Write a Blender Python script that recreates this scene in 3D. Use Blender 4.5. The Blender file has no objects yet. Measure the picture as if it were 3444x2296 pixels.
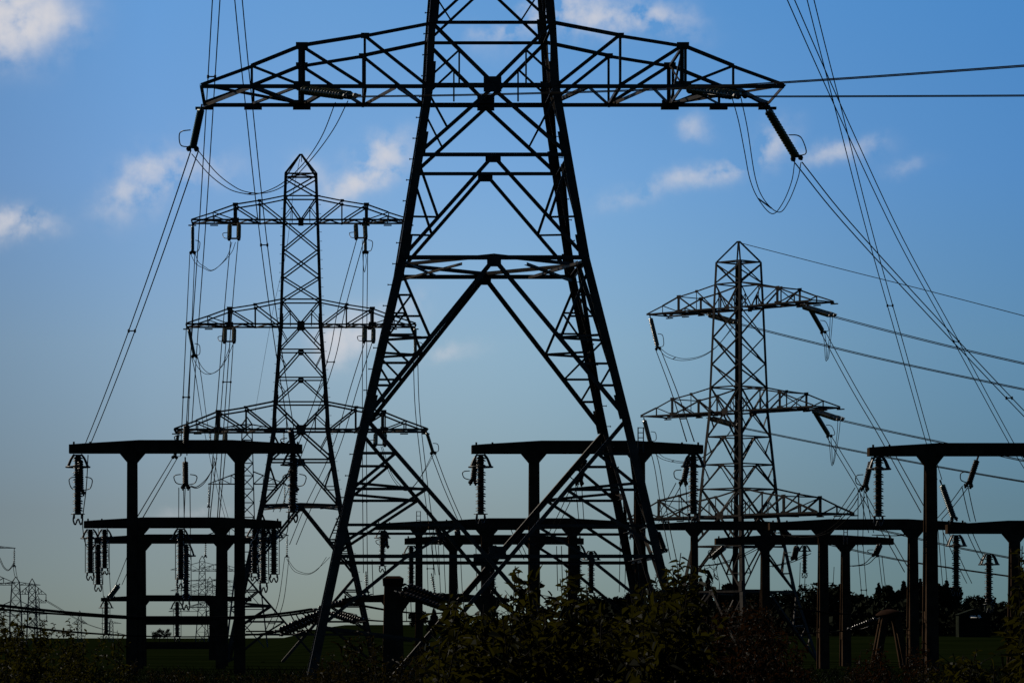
import bpy, math, random
from mathutils import Vector, Matrix
random.seed(7)
R = math.radians
scene = bpy.context.scene
C = scene.collection
# ------------------------------------------------------------------ camera
# photograph: 3444 x 2296; f = 12290 px (128 mm); principal point at (1000, 2143)
K, CX, HY, H = 12290.0, 1000.0, 2143.0, 2.0
cam = bpy.data.cameras.new('camera')
cam.sensor_width = 36.0
cam.lens = K / 3444 * 36.0
cam.shift_x = (1722 - CX) / 3444
cam.shift_y = (HY - 1148) / 3444
cam.clip_start = 0.5
cam.clip_end = 30000
camo = bpy.data.objects.new('camera', cam)
camo.location = (0, 0, H)
camo.rotation_euler = (R(90), 0, 0)
C.objects.link(camo)
scene.camera = camo
# ------------------------------------------------------------------ exposure
scene.view_settings.view_transform = 'Standard'
scene.view_settings.look = 'None'
scene.view_settings.exposure = 0.0
scene.view_settings.gamma = 1.0
# ------------------------------------------------------------------ sun
SUN_AZ, SUN_EL = R(-54), R(36)        # azimuth from +Y (view direction), negative = left
sd = Vector((math.sin(SUN_AZ) * math.cos(SUN_EL), math.cos(SUN_AZ) * math.cos(SUN_EL), math.sin(SUN_EL)))
sun = bpy.data.lights.new('sun', 'SUN')
sun.energy = 4.5
sun.angle = R(0.5)
sun.color = (1.0, 0.9, 0.76)
suno = bpy.data.objects.new('sun', sun)
suno.rotation_euler = sd.to_track_quat('Z', 'Y').to_euler()
suno.location = (0, 0, 60)
C.objects.link(suno)
# ------------------------------------------------------------------ world: sky texture and clouds by direction
world = bpy.data.worlds.new('World')
scene.world = world
world.use_nodes = True
nt = world.node_tree
nt.nodes.clear()
def N(t, **k):
    n = nt.nodes.new(t)
    for a, b in k.items(): setattr(n, a, b)
    return n
def put(sock, v):
    if isinstance(v, (int, float)): sock.default_value = v
    else: nt.links.new(v, sock)
def M(op, a, b=None, c=None, clamp=False):
    n = N('ShaderNodeMath', operation=op, use_clamp=clamp)
    put(n.inputs[0], a)
    if b is not None: put(n.inputs[1], b)
    if c is not None: put(n.inputs[2], c)
    return n.outputs[0]
geo = N('ShaderNodeTexCoord')
sep = N('ShaderNodeSeparateXYZ'); nt.links.new(geo.outputs['Generated'], sep.inputs[0])
sx, sy, sz = sep.outputs
el = M('MAXIMUM', sz, 0.0)
# elevation remapped so that the band of sky above the horizon turns blue as fast as in the photograph
el2 = M('MULTIPLY_ADD', el, 1.9, 0.035)
cmb = N('ShaderNodeCombineXYZ'); put(cmb.inputs[0], sx); put(cmb.inputs[1], sy); put(cmb.inputs[2], el2)
nrm = N('ShaderNodeVectorMath', operation='NORMALIZE'); nt.links.new(cmb.outputs[0], nrm.inputs[0])
sky = N('ShaderNodeTexSky', sky_type='NISHITA', sun_disc=False)
sky.sun_elevation = SUN_EL
sky.sun_rotation = SUN_AZ
sky.air_density = 1.0
sky.dust_density = 1.2
sky.ozone_density = 2.0
nt.links.new(nrm.outputs[0], sky.inputs['Vector'])
def MUL(a, b):
    n = N('ShaderNodeMixRGB', blend_type='MULTIPLY'); n.inputs[0].default_value = 1.0
    nt.links.new(a, n.inputs[1]); nt.links.new(b, n.inputs[2]); return n.outputs[0]
def RAMP(f, stops):
    n = N('ShaderNodeValToRGB'); put(n.inputs[0], f); cr = n.color_ramp
    while len(cr.elements) < len(stops): cr.elements.new(1.0)
    for e, (p, c) in zip(cr.elements, stops): e.position = p; e.color = (*c, 1)
    return n.outputs[0]
# grading by elevation: grey low air, clear blue above, unseen sky overhead dimmed to cut the ambient light
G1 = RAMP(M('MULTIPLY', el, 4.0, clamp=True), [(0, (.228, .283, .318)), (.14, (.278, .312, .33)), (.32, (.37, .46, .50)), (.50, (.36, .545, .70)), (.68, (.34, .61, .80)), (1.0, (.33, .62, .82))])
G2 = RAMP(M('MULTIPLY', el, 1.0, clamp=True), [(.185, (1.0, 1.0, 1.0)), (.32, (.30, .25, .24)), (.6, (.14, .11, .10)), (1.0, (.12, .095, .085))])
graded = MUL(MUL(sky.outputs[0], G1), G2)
# angular coordinates of the cloud field (tangent plane of the view direction)
ysafe = M('MAXIMUM', sy, 0.05)
u = M('DIVIDE', sx, ysafe)
v = M('DIVIDE', sz, ysafe)
# lens vignetting put into the sky colour: brighter mid-view; deeper blue to the right
gu = M('MULTIPLY', M('SUBTRACT', u, (1720 - CX) / K), K / 1150.0); gv = M('MULTIPLY', M('SUBTRACT', v, (HY - 1180) / K), K / 950.0)
veil = M('MULTIPLY', M('EXPONENT', M('MULTIPLY', M('ADD', M('MULTIPLY', gu, gu), M('MULTIPLY', gv, gv)), -1.0)), M('GREATER_THAN', sy, 0.3))
centre_glow_c = RAMP(veil, [(0, (.5, .5, .5)), (1, (.80, .72, .64))])
az = RAMP(M('MULTIPLY_ADD', u, 2.0, 0.35, clamp=True), [(.17, (.43, .41, .415)), (.27, (.52, .505, .515)), (.36, (.53, .51, .51)), (.76, (.36, .465, .52)), (1, (.33, .45, .52))])
grade4 = N('ShaderNodeVectorMath', operation='SCALE'); nt.links.new(MUL(MUL(graded, centre_glow_c), az), grade4.inputs[0]); grade4.inputs[3].default_value = 7.05
nz = N('ShaderNodeTexNoise', noise_dimensions='3D'); nt.links.new(geo.outputs['Generated'], nz.inputs['Vector'])
nz.inputs['Scale'].default_value = 46; nz.inputs['Detail'].default_value = 9; nz.inputs['Roughness'].default_value = 0.58
nz2 = N('ShaderNodeTexNoise', noise_dimensions='3D'); nt.links.new(geo.outputs['Generated'], nz2.inputs['Vector'])
nz2.inputs['Scale'].default_value = 190; nz2.inputs['Detail'].default_value = 6
nsep = N('ShaderNodeSeparateColor'); nt.links.new(nz.outputs['Color'], nsep.inputs[0])
uw = M('ADD', u, M('MULTIPLY', M('SUBTRACT', nsep.outputs[0], 0.5), 0.020))
vw = M('ADD', v, M('MULTIPLY', M('SUBTRACT', nsep.outputs[1], 0.5), 0.014))
CLOUDS = [  # px, py, radius x, radius y, tilt (deg, + = rising to the right), weight
    (20, 70, 150, 95, 8, 1.25), (150, 60, 90, 50, 15, 0.7), (30, 758, 110, 34, 3, 0.75),
    (440, 655, 80, 60, 35, .42), (560, 570, 90, 55, 30, .45), (700, 560, 100, 40, 10, .22),
    (1270, 545, 95, 52, 25, .85), (1180, 610, 80, 45, 25, .45),
    (1850, 40, 150, 50, 25, .62), (2010, 60, 110, 45, 0, .72), (2200, 55, 110, 45, -10, .5), (1690, 95, 90, 25, 10, .3),
    (2580, 490, 75, 42, 35, .52), (2440, 560, 90, 32, 22, .36), (2250, 620, 170, 32, 14, .34), (2830, 512, 100, 28, 5, .48),
    (2335, 420, 36, 30, 0, .32), (3050, 565, 60, 20, 10, .15), (1190, 1140, 95, 55, 15, .6), (1360, 1035, 60, 40, 20, .25),
    (1510, 1190, 80, 22, 12, .25), (1040, 560, 45, 45, 10, .3), (700, 1735, 130, 25, 0, .18)]
tot = None
for (px, py, rx, ry, tl, wt) in CLOUDS:
    du = M('SUBTRACT', uw, (px - CX) / K); dv = M('SUBTRACT', vw, (HY - py) / K)
    ct, st = math.cos(R(tl)), math.sin(R(tl))
    a = M('ADD', M('MULTIPLY', du, ct * K / rx), M('MULTIPLY', dv, st * K / rx))
    b = M('SUBTRACT', M('MULTIPLY', dv, ct * K / ry), M('MULTIPLY', du, st * K / ry))
    g = M('MULTIPLY', M('EXPONENT', M('MULTIPLY', M('ADD', M('MULTIPLY', a, a), M('MULTIPLY', b, b)), -0.75)), wt)
    tot = g if tot is None else M('ADD', tot, g)
tex = M('ADD', M('MULTIPLY', nz.outputs[0], 1.25), M('MULTIPLY', nz2.outputs[0], 0.75))   # about 1 on average
cl = M('MULTIPLY', tot, M('MAXIMUM', M('MULTIPLY_ADD', tex, 4.6, -3.75), 0.0), clamp=False)
cl = M('SUBTRACT', 1.0, M('EXPONENT', M('MULTIPLY', cl, -1.25)))
front = M('GREATER_THAN', sy, 0.3)
cl = M('MULTIPLY', cl, front, clamp=True)
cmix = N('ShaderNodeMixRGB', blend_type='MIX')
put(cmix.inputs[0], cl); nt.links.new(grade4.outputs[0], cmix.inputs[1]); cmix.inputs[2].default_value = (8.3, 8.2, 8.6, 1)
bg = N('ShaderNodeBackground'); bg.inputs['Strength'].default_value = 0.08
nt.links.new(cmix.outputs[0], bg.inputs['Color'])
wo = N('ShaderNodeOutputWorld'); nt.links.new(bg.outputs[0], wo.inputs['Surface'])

# ------------------------------------------------------------------ helpers
def P(px, py, Y): return Vector(((px - CX) / K * Y, Y, H + (HY - py) / K * Y))
class MB:
    def __init__(s, org=(0, 0, 0)): s.v = []; s.f = []; s.o = Vector(org)
    def ring(s, pts):
        i = len(s.v); s.v += [tuple(Vector(p) - s.o) for p in pts]; return list(range(i, i + len(pts)))
    def loft(s, rings, cap=True):
        ids = [s.ring(r) for r in rings]; n = len(ids[0])
        for a, b in zip(ids, ids[1:]):
            for k in range(n): s.f.append((a[k], a[(k + 1) % n], b[(k + 1) % n], b[k]))
        if cap: s.f.append(tuple(reversed(ids[0]))); s.f.append(tuple(ids[-1]))
    def box(s, a, b):
        x0, y0, z0 = a; x1, y1, z1 = b
        s.loft([[(x0, y0, z0), (x1, y0, z0), (x1, y1, z0), (x0, y1, z0)], [(x0, y0, z1), (x1, y0, z1), (x1, y1, z1), (x0, y1, z1)]])
    def frame(s, p, q, ref=None):
        d = (Vector(q) - Vector(p)).normalized()
        r = Vector(ref) if ref is not None else Vector((0, 0, 1))
        if abs(d.dot(r.normalized())) > .98: r = Vector((0, 1, 0)) if abs(d.y) < .9 else Vector((1, 0, 0))
        a = d.cross(r).normalized(); return d, a, a.cross(d).normalized()
    def bar(s, p, q, w, h=None, ref=None):
        h = h or w; p = Vector(p); q = Vector(q); d, a, b = s.frame(p, q, ref)
        pr = [a * w / 2 + b * h / 2, -a * w / 2 + b * h / 2, -a * w / 2 - b * h / 2, a * w / 2 - b * h / 2]
        s.loft([[p + k for k in pr], [q + k for k in pr]])
    def angle(s, p, q, w, ref=None, sa=1, sb=1, t=None, rot=0):     # rolled steel angle
        t = t or max(w * .16, .012); p = Vector(p); q = Vector(q); d, a, b = s.frame(p, q, ref)
        if rot: a, b = a * math.cos(rot) + b * math.sin(rot), b * math.cos(rot) - a * math.sin(rot)
        a = a * sa; b = b * sb
        pr = [(0, 0), (w, 0), (w, t), (t, t), (t, w), (0, w)]
        pr = [a * (x - w * .35) + b * (y - w * .35) for x, y in pr]
        if sa * sb < 0: pr.reverse()
        s.loft([[p + k for k in pr], [q + k for k in pr]])
    def tube(s, pts, r, n=5, cap=True):
        pts = [Vector(p) for p in pts]; rings = []
        for i, p in enumerate(pts):
            d = (pts[min(i + 1, len(pts) - 1)] - pts[max(i - 1, 0)])
            _, a, b = s.frame(p, p + d)
            rr = r[i] if isinstance(r, (list, tuple)) else r
            rings.append([p + (a * math.cos(t) + b * math.sin(t)) * rr for t in [6.28318 * k / n for k in range(n)]])
        s.loft(rings, cap)
    def lathe(s, p, q, prof, n=10):                           # prof: (radius, distance along p->q)
        p = Vector(p); d, a, b = s.frame(p, q)
        s.loft([[p + d * z + (a * math.cos(t) + b * math.sin(t)) * r for t in [6.28318 * k / n for k in range(n)]] for r, z in prof])
    def prism(s, poly, y0, y1):                               # polygon in x-z, extruded in y
        s.loft([[(x, y0, z) for x, z in poly], [(x, y1, z) for x, z in poly]])
    def build(s, name, mat, parent=None, smooth=False):
        me = bpy.data.meshes.new(name); me.from_pydata(s.v, [], s.f); me.update()
        if smooth:
            for p in me.polygons: p.use_smooth = True
        me.materials.append(mat)
        o = bpy.data.objects.new(name, me); C.objects.link(o)
        if parent is None: o.location = s.o
        else: o.parent = parent
        return o
def recalc(o):
    import bmesh
    bm = bmesh.new(); bm.from_mesh(o.data); bmesh.ops.recalc_face_normals(bm, faces=bm.faces); bm.to_mesh(o.data); bm.free()
def tag(o, label=None, cat=None, group=None, kind=None):
    if label: o['label'] = label
    if cat: o['category'] = cat
    if group: o['group'] = group
    if kind: o['kind'] = kind
    return o
def thing(name, loc, label, cat, group=None):
    o = bpy.data.objects.new(name, None); o.empty_display_size = .3; o.location = loc; C.objects.link(o)
    return tag(o, label, cat, group)
def spline(pts, n=6):
    pts = [Vector(p) for p in pts]; out = []
    e = [pts[0] * 2 - pts[1]] + pts + [pts[-1] * 2 - pts[-2]]
    for i in range(1, len(e) - 2):
        a, b, c, d = e[i - 1:i + 3]
        for k in range(n):
            t = k / n
            out.append(.5 * ((2 * b) + (c - a) * t + (2 * a - 5 * b + 4 * c - d) * t * t + (3 * b - a - 3 * c + d) * t ** 3))
    return out + [pts[-1]]

# ------------------------------------------------------------------ materials
def mat(name, col, rough=.6, spec=.3, var=.25, scale=3.0, metal=0.0, col2=None, bump=0.0, transl=None, coat=0):
    m = bpy.data.materials.new(name); m.use_nodes = True; t = m.node_tree; b = t.nodes['Principled BSDF']
    b.inputs['Roughness'].default_value = rough; b.inputs['Specular IOR Level'].default_value = spec; b.inputs['Metallic'].default_value = metal
    tc = t.nodes.new('ShaderNodeTexCoord'); n = t.nodes.new('ShaderNodeTexNoise'); n.inputs['Scale'].default_value = scale; n.inputs['Detail'].default_value = 7
    t.links.new(tc.outputs['Object'], n.inputs['Vector'])
    r = t.nodes.new('ShaderNodeValToRGB'); c2 = col2 or tuple(c * (1 - var) for c in col)
    r.color_ramp.elements[0].position = .35; r.color_ramp.elements[1].position = .65
    r.color_ramp.elements[0].color = (*c2, 1); r.color_ramp.elements[1].color = (*[min(1, c * (1 + var * .6)) for c in col], 1)
    t.links.new(n.outputs[0], r.inputs[0]); t.links.new(r.outputs[0], b.inputs['Base Color'])
    if bump:
        bp = t.nodes.new('ShaderNodeBump'); bp.inputs['Strength'].default_value = bump; bp.inputs['Distance'].default_value = .02
        t.links.new(n.outputs[0], bp.inputs['Height']); t.links.new(bp.outputs[0], b.inputs['Normal'])
    if transl:
        tr = t.nodes.new('ShaderNodeBsdfTranslucent'); tr.inputs[0].default_value = (*transl, 1)
        mx = t.nodes.new('ShaderNodeMixShader'); mx.inputs[0].default_value = .3
        t.links.new(b.outputs[0], mx.inputs[1]); t.links.new(tr.outputs[0], mx.inputs[2])
        t.links.new(mx.outputs[0], t.nodes['Material Output'].inputs[0])
    return m
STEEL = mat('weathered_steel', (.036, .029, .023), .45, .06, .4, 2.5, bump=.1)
STEEL_FAR = mat('far_steel', (.055, .06, .066), .7, .05, .2, .3)  # paler, bluer steel: distance haze put into the colour
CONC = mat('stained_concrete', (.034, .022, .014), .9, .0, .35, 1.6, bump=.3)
WIRE = mat('aluminium_wire', (.009, .009, .009), .8, .0, .2, 1)
GLASS_G = mat('green_glass_discs', (.004, .035, .03), .3, .4, .2, 8)
GLASS_Y = mat('olive_glass_discs', (.07, .06, .02), .24, .9, .3, 8)
PORC = mat('brown_porcelain', (.010, .007, .005), .26, .25, .2, 6)
FIT = mat('galvanised_fittings', (.02, .02, .02), .4, .2, .2, 6)
GRASS = mat('field_grass', (.0036, .0056, .0016), .95, .0, .5, .05, col2=(.0025, .0045, .0012))
BLADE = mat('grass_blades', (.006, .007, .002), .7, .05, .5, 2)
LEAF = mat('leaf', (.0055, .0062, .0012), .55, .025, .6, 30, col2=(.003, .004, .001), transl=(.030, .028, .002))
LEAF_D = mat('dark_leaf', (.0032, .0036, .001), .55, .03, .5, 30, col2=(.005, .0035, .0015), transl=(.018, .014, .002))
LEAF_R = mat('rusty_leaf', (.0045, .0025, .0012), .55, .03, .5, 30, col2=(.004, .0045, .0015), transl=(.022, .009, .002))
BARK = mat('bark', (.008, .006, .004), .9, .05, .4, 20)
CROWN = mat('distant_foliage', (.008, .010, .005), .9, .02, .5, .4, col2=(.004, .006, .004))
CROWN_B = mat('distant_conifer', (.004, .006, .0055), .9, .02, .4, .4)
WHITE = mat('white_wall', (.75, .73, .68), .7, .2, .1, 2)
ROOFM = mat('brown_cap', (.016, .008, .005), .95, .02, .3, 4)

# ------------------------------------------------------------------ ground
def rise(az_px, d):
    a = 0.0
    def sm(x): x = max(0., min(1., x)); return x * x * (3 - 2 * x)
    a += 5.1 * sm((az_px - 790) / 390) - .5 * sm((az_px - 2000) / 800)
    a *= 1 - sm((az_px - 6000) / 6000)
    return a * sm((d - 330) / 570)
g = MB(); NA, RAD = 360, [0.5] + [3 * 1.16 ** k for k in range(58)]
angs = []
for k in range(NA): angs.append(-math.pi + 2 * math.pi * k / NA)
fine = [math.atan((px - CX) / K) for px in range(-600, 4200, 80)]
angs = sorted([a for a in angs if not (fine[0] - .01 < a < fine[-1] + .01)] + fine)
rows = []
for rd in RAD:
    pts = []
    for a in angs:
        x, y = rd * math.sin(a), rd * math.cos(a)
        pxa = CX + math.tan(a) * K if abs(a) < 1.2 else (99999 if a > 0 else -99999)
        pts.append((x, y, rise(pxa, y) if y > 0 else 0))
    rows.append(g.ring(pts))
n = len(angs)
for a, b in zip(rows, rows[1:]):
    for k in range(n): g.f.append((a[k], a[(k + 1) % n], b[(k + 1) % n], b[k]))
g.f.append(tuple(rows[0]))
gr = g.build('ground', GRASS, smooth=True); tag(gr, kind='structure'); recalc(gr)
if gr.data.polygons[len(gr.data.polygons) // 2].normal.z < 0: gr.data.flip_normals()
def gz(px, Y): return rise(px, Y)

# ------------------------------------------------------------------ lattice pylon (tension tower), z measured from the lowest crossarm
WT = [(-27, 7.8), (-12.03, 4.62), (-6.27, 3.3), (-2.53, 2.7), (0, 2.3), (2.28, 2.18), (8.7, 1.68), (17.33, 1.41), (21.2, 1.28), (22.9, .06)]
def wz(z):
    for (a, wa), (b, wb) in zip(WT, WT[1:]):
        if a <= z <= b: return wa + (wb - wa) * (z - a) / (b - a)
    return WT[0][1]
ARMS = [(0, 2.28, 10.45, 6.83), (8.7, 2.05, 9.5, 5.9), (17.33, 2.02, 9.06, 5.42)]
def lerp(p, q, t): return Vector(p) + (Vector(q) - Vector(p)) * t
def make_pylon(px, Y, za, yaw, label, k=1.0, group=None, bolts=0):
    X = (px - CX) / K * Y if px is not None else 0
    root = thing('lattice_pylon', (X, Y, 0), label, 'pylon', group)
    root.rotation_euler.z = yaw
    def at(x, y, z): return Vector((x, y, z + za))
    def corner(sx, sy, z): return at(sx * wz(z), sy * wz(z), z)
    # legs, with step bolts
    zs = [-27, -12.03, -6.27, -2.53, 0, 2.28, 8.7, 17.33, 21.2]
    for sx_ in (-1, 1):
        for sy_ in (-1, 1):
            m = MB()
            for a, b in zip(zs, zs[1:]):
                w = (.31 if a < -6 else .29 if a < 0 else .25 if a < 8 else .2) * k
                p, q = corner(sx_, sy_, a - .02), corner(sx_, sy_, b + .02)
                d = (q - p).normalized()
                t = max(.03, w * .13)
                def prof(c):
                    ux, uy = Vector((-sx_, 0, 0)), Vector((0, -sy_, 0))
                    pr = [(0, 0), (w, 0), (w, t), (t, t), (t, w), (0, w)]
                    r_ = [c + ux * (x - .1) + uy * (y - .1) for x, y in pr]
                    if sx_ * sy_ < 0: r_.reverse()
                    return r_
                m.loft([prof(p), prof(q)])
                # splice plates at the joints
                if a > -20 and a < 10:
                    s0 = lerp(p, q, 0); s1 = s0 + d * .9
                    m.bar(s0 + Vector((-sx_ * w * .4, sy_ * .115, 0)), s1 + Vector((-sx_ * w * .4, sy_ * .115, 0)), w * 1.02, .025, ref=(0, 1, 0))
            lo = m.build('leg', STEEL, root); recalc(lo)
            if bolts and sx_ * sy_ * bolts > 0:
                z = -15.6; bm_ = None
                while z < 20:
                    c = corner(sx_, sy_, z)
                    if bm_ is None:
                        q = MB(); q.bar((0, 0, 0), (sx_ * .24, 0, 0), .03 * max(1, k)); q.bar((sx_ * .21, 0, 0), (sx_ * .24, 0, 0), .055 * k)
                        b_ = q.build('step_bolt', STEEL, lo); recalc(b_); bm_ = b_.data
                    else:
                        b_ = bpy.data.objects.new('step_bolt', bm_); C.objects.link(b_); b_.parent = lo
                    b_.location = c + Vector((sx_ * .03, 0, 0)); z += .76
    # bracing of the four faces
    for f in range(4):
        m = MB(); ca, sa = [(1, 0), (0, 1), (-1, 0), (0, -1)][f]
        def pt(u_, z, out=0.0):
            w = wz(z); x, y = u_ * w, -(w + out)
            return at(ca * x - sa * y, sa * x + ca * y, z)
        nref = (sa, -ca, 0)
        def br(p, q, w): m.angle(p, q, w * k, ref=nref, sa=random.choice((-1, 1)), sb=-1)
        def plate(z, w, h): m.bar(pt(0, z - h / 2, .03), pt(0, z + h / 2, .03), w * k, .03, ref=nref)
        A_, B_, C_ = .17, .12, .075
        # horizontals
        for z, w in [(21.2, B_), (19.35, .1), (17.33, B_), (10.75, .1), (8.7, B_), (6.63, .1), (4.3, .1), (2.28, .11), (0, .16), (-2.53, .13), (-6.27, .15), (-16.9, .13)]:
            br(pt(-1, z), pt(1, z), w)
        for s in (-1, 1):
            # X panels
            for a, b in [(21.0, 19.5), (17.33, 14.95), (14.95, 12.7), (12.7, 10.75)]: br(pt(-s, a), pt(s, b), .1)
            # V down to the chord centre and inverted V below, at the crossarms
            for a, b, w in [(19.35, 17.4, .1), (10.75, 8.8, .1), (2.28, .1, .13)]:
                p, q = pt(s, a), pt(0, b); br(p, q, w)
                d = lerp(p, q, .45); br(d, pt(s, b + .2), C_ if a < 5 else .06)
                w0 = wz(b); br(d, at(d.x if ca else 0, d.y if sa else 0, 0) * 0 + Vector((d.x, d.y, b + za)), .06)
            for a, b, w in [(8.6, 6.63, .1), (-.1, -2.53, .13), (6.63, 4.3, .1), (4.3, 2.28, .1)]:
                p, q = pt(0, a), pt(s, b); br(p, q, w)
                d = lerp(p, q, .6); br(pt(s, a - .1), d, C_ if a < 1 else .06)
            p, q = pt(0, -2.53), pt(s, -6.27); br(p, q, .135)
            d = lerp(p, q, .6); br(pt(s, -2.6), d, .1); br(d, pt(s, d.z - za + .02), .075)
            # tall K panel with redundant members
            p, q = pt(0, -6.27), pt(s, -12.03); br(p, q, .165)
            d1, d2, d3, d4 = [lerp(p, q, t) for t in (.5, .66, .8, .91)]
            z1, z2, z3, z4 = [d.z - za for d in (d1, d2, d3, d4)]
            l0 = pt(s, -6.6); r1, r2 = lerp(l0, d1, .4), lerp(l0, d1, .7)
            br(l0, d1, .1)
            for d, z in ((d1, z1 + .1), (d2, z2), (d3, z3), (d4, z4)): br(d, pt(s, z), .085)
            br(d1, pt(s, z1 - .1), .09)
            br(r1, pt(s, r1.z - za), .07); br(r2, pt(s, r2.z - za), .07); br(r1, pt(s, z1 + .25), .07)
            br(pt(s, z1), d2, .075); br(pt(s, z2), d3, .075); br(pt(s, z3), d4, .06)
            # X panel between the lower legs
            p = pt(s, -12.03); q = pt(-s * .74, -23.5)
            if f == 2 and s < 0: m.angle(p, q, .17 * k, ref=nref, sa=-1, sb=-1, rot=.6)
            else: br(p, q, .145)
            c = lerp(p, q, (12.03 - 16.9) / (12.03 - 23.5))
            e1, e2, e3 = [lerp(p, c, t) for t in (.26, .52, .78)]
            for e in (e1, e2, e3): br(e, pt(s, e.z - za), .1)
            br(e1, pt(s, e2.z - za - .1), .11); br(e2, pt(s, -16.6), .11); br(e2, pt(s, e2.z - za + .25), .1)
            br(e3, lerp(pt(s, -16.9), pt(0, -16.9), .45), .1)
            h = lerp(pt(s, -16.9), pt(0, -16.9), .45); l5 = lerp(c, q, .5)
            br(h, pt(s, -19.4), .11); br(pt(s, -19.4), lerp(c, pt(s * .74, -23.5), .45), .1)
        for z, w, h in [(.06, .64, .56), (-2.66, .55, .28), (-6.42, .5, .32), (8.7, .55, .5), (6.5, .4, .22), (4.2, .4, .22), (17.33, .4, .35), (-16.8, .6, .45)]: plate(z, w, h)
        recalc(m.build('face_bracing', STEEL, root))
    # plan bracing of the waist
    m = MB(); z = -6.27; w = wz(z)
    mids = [at(0, -w, z + .08), at(w, 0, z + .08), at(0, w, z + .08), at(-w, 0, z + .08)]
    for i in range(4):
        m.angle(mids[i], mids[(i + 1) % 4], .13 * k)
    for sx_ in (-1, 1):
        m.angle(at(sx_ * w, -w, z - .1), at(sx_ * w * .5, w * .9, z - .1), .1 * k); m.angle(at(sx_ * w, w * .97, z - .2), at(sx_ * w * .35, -w * .95, z - .2), .1 * k)
    recalc(m.build('waist_frame', STEEL, root))
    # crossarms
    for (z0, hh, L, kn) in ARMS:
        w = wz(z0); ztop = z0 + hh; mid = (w + kn) / 2; sub = (kn + L) / 2
        for s in (-1, 1):
            m = MB()
            def br(p, q, w_): m.angle(p, q, w_ * k, ref=(0, 1, 0), sb=1, sa=random.choice((-1, 1)))
            big = 1.0 if z0 < 1 else .8
            for y in (-w, w):
                yt = math.copysign(wz(ztop), y)
                T = [at(s * wz(ztop), yt, ztop), at(s * mid, y, z0 + hh * .79), at(s * kn, y, z0 + hh * .63), at(s * sub, y, z0 + hh * .31), at(s * L, y, z0 + .05)]
                B = [at(s * w, y, z0), at(s * mid, y, z0), at(s * kn, y, z0), at(s * sub, y, z0), at(s * L, y, z0)]
                for a, b in zip(T, T[1:]): br(a, b, .125 * big)
                br(B[0], B[-1], .15 * big)
                for a, b in zip(T[1:4], B[1:4]): br(a, b, .09 * big)
                o_ = Vector((s * .1, 0, 0)); br(T[2] + o_, B[2] + o_, .1 * big); br(T[2] - o_ * .6, B[2] - o_ * .6, .09 * big)
                br(T[1], B[0], .12 * big); br(T[2], B[1], .12 * big); br(T[3], B[2], .09 * big)
                # gussets at the knee
                m.bar(T[2] + Vector((-.22, 0, 0)), T[2] + Vector((.22, 0, 0)), .03, .26 * k, ref=(0, 0, 1))
                m.bar(T[1] + Vector((-.15, 0, 0)), T[1] + Vector((.15, 0, 0)), .03, .2 * k, ref=(0, 0, 1))
                m.bar(B[2] + Vector((-.3, 0, .02)), B[2] + Vector((.3, 0, .02)), .03, .3 * k, ref=(0, 0, 1))
                if y > 0:
                    for q in (B[2], B[3], B[4]): m.bar(q + Vector((-.33, .05, -.13)), q + Vector((.33, .05, -.13)), .2, .09)
            # ties and plan bracing of the bottom panel
            for x in (mid, kn, L): br(at(s * x, -w, z0), at(s * x, w, z0), .12 * big)
            br(at(s * kn, -w, z0 + hh * .63), at(s * kn, w, z0 + hh * .63), .09 * big)
            br(at(s * kn, -w, z0 + hh * .63), at(s * kn, w, z0), .07 * big); br(at(s * kn, w, z0 + hh * .63), at(s * kn, -w, z0), .07 * big)
            zg = [(L, w), (sub, -w), (kn, w), ((kn + mid) / 2, -w), (mid, w), ((mid + w) / 2, -w), (w, w)]
            for (xa, ya), (xb, yb) in zip(zg, zg[1:]): br(at(s * xa, ya, z0 - .03), at(s * xb, yb, z0 - .03), .13 * big)
            br(at(s * L, -w, z0 + .03), at(s * kn, w, z0 + .03), .09 * big); br(at(s * sub, w, z0 + .03), at(s * kn, -w, z0 + .03), .09 * big)
            recalc(m.build('crossarm', STEEL, root))
    # earth wire peak
    m = MB()
    for sx_ in (-1, 1):
        for sy_ in (-1, 1): m.angle(corner(sx_, sy_, 21.2), corner(sx_, sy_, 22.9), .12 * k)
    m.angle(at(-1.28, -1.28, 21.2), at(1.28, 1.28, 21.2), .08 * k); m.angle(at(1.28, -1.28, 21.2), at(-1.28, 1.28, 21.2), .08 * k)
    m.bar(at(-.14, 0, 22.9), at(.14, 0, 22.9), .2, .12); m.bar(at(.05, 0, 22.85), at(.05, 0, 22.3), .06)
    recalc(m.build('earthwire_peak', STEEL, root))
    return root
G_PYL = 'lattice pylons of the power lines'
make_pylon(1645, 133.3, 21.76, 0, 'huge black lattice pylon close in front, its top beyond the picture', 1.0, G_PYL, 1)
make_pylon(1012, 303.5, 19.17, 0, 'dark three-armed lattice pylon seen square-on, standing behind the near left concrete gantry', 1.12, G_PYL, -1)
make_pylon(2484, 305.0, 12.1, R(-48), 'lattice pylon turned corner-on with lines running to the right', 1.1, G_PYL)

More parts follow.
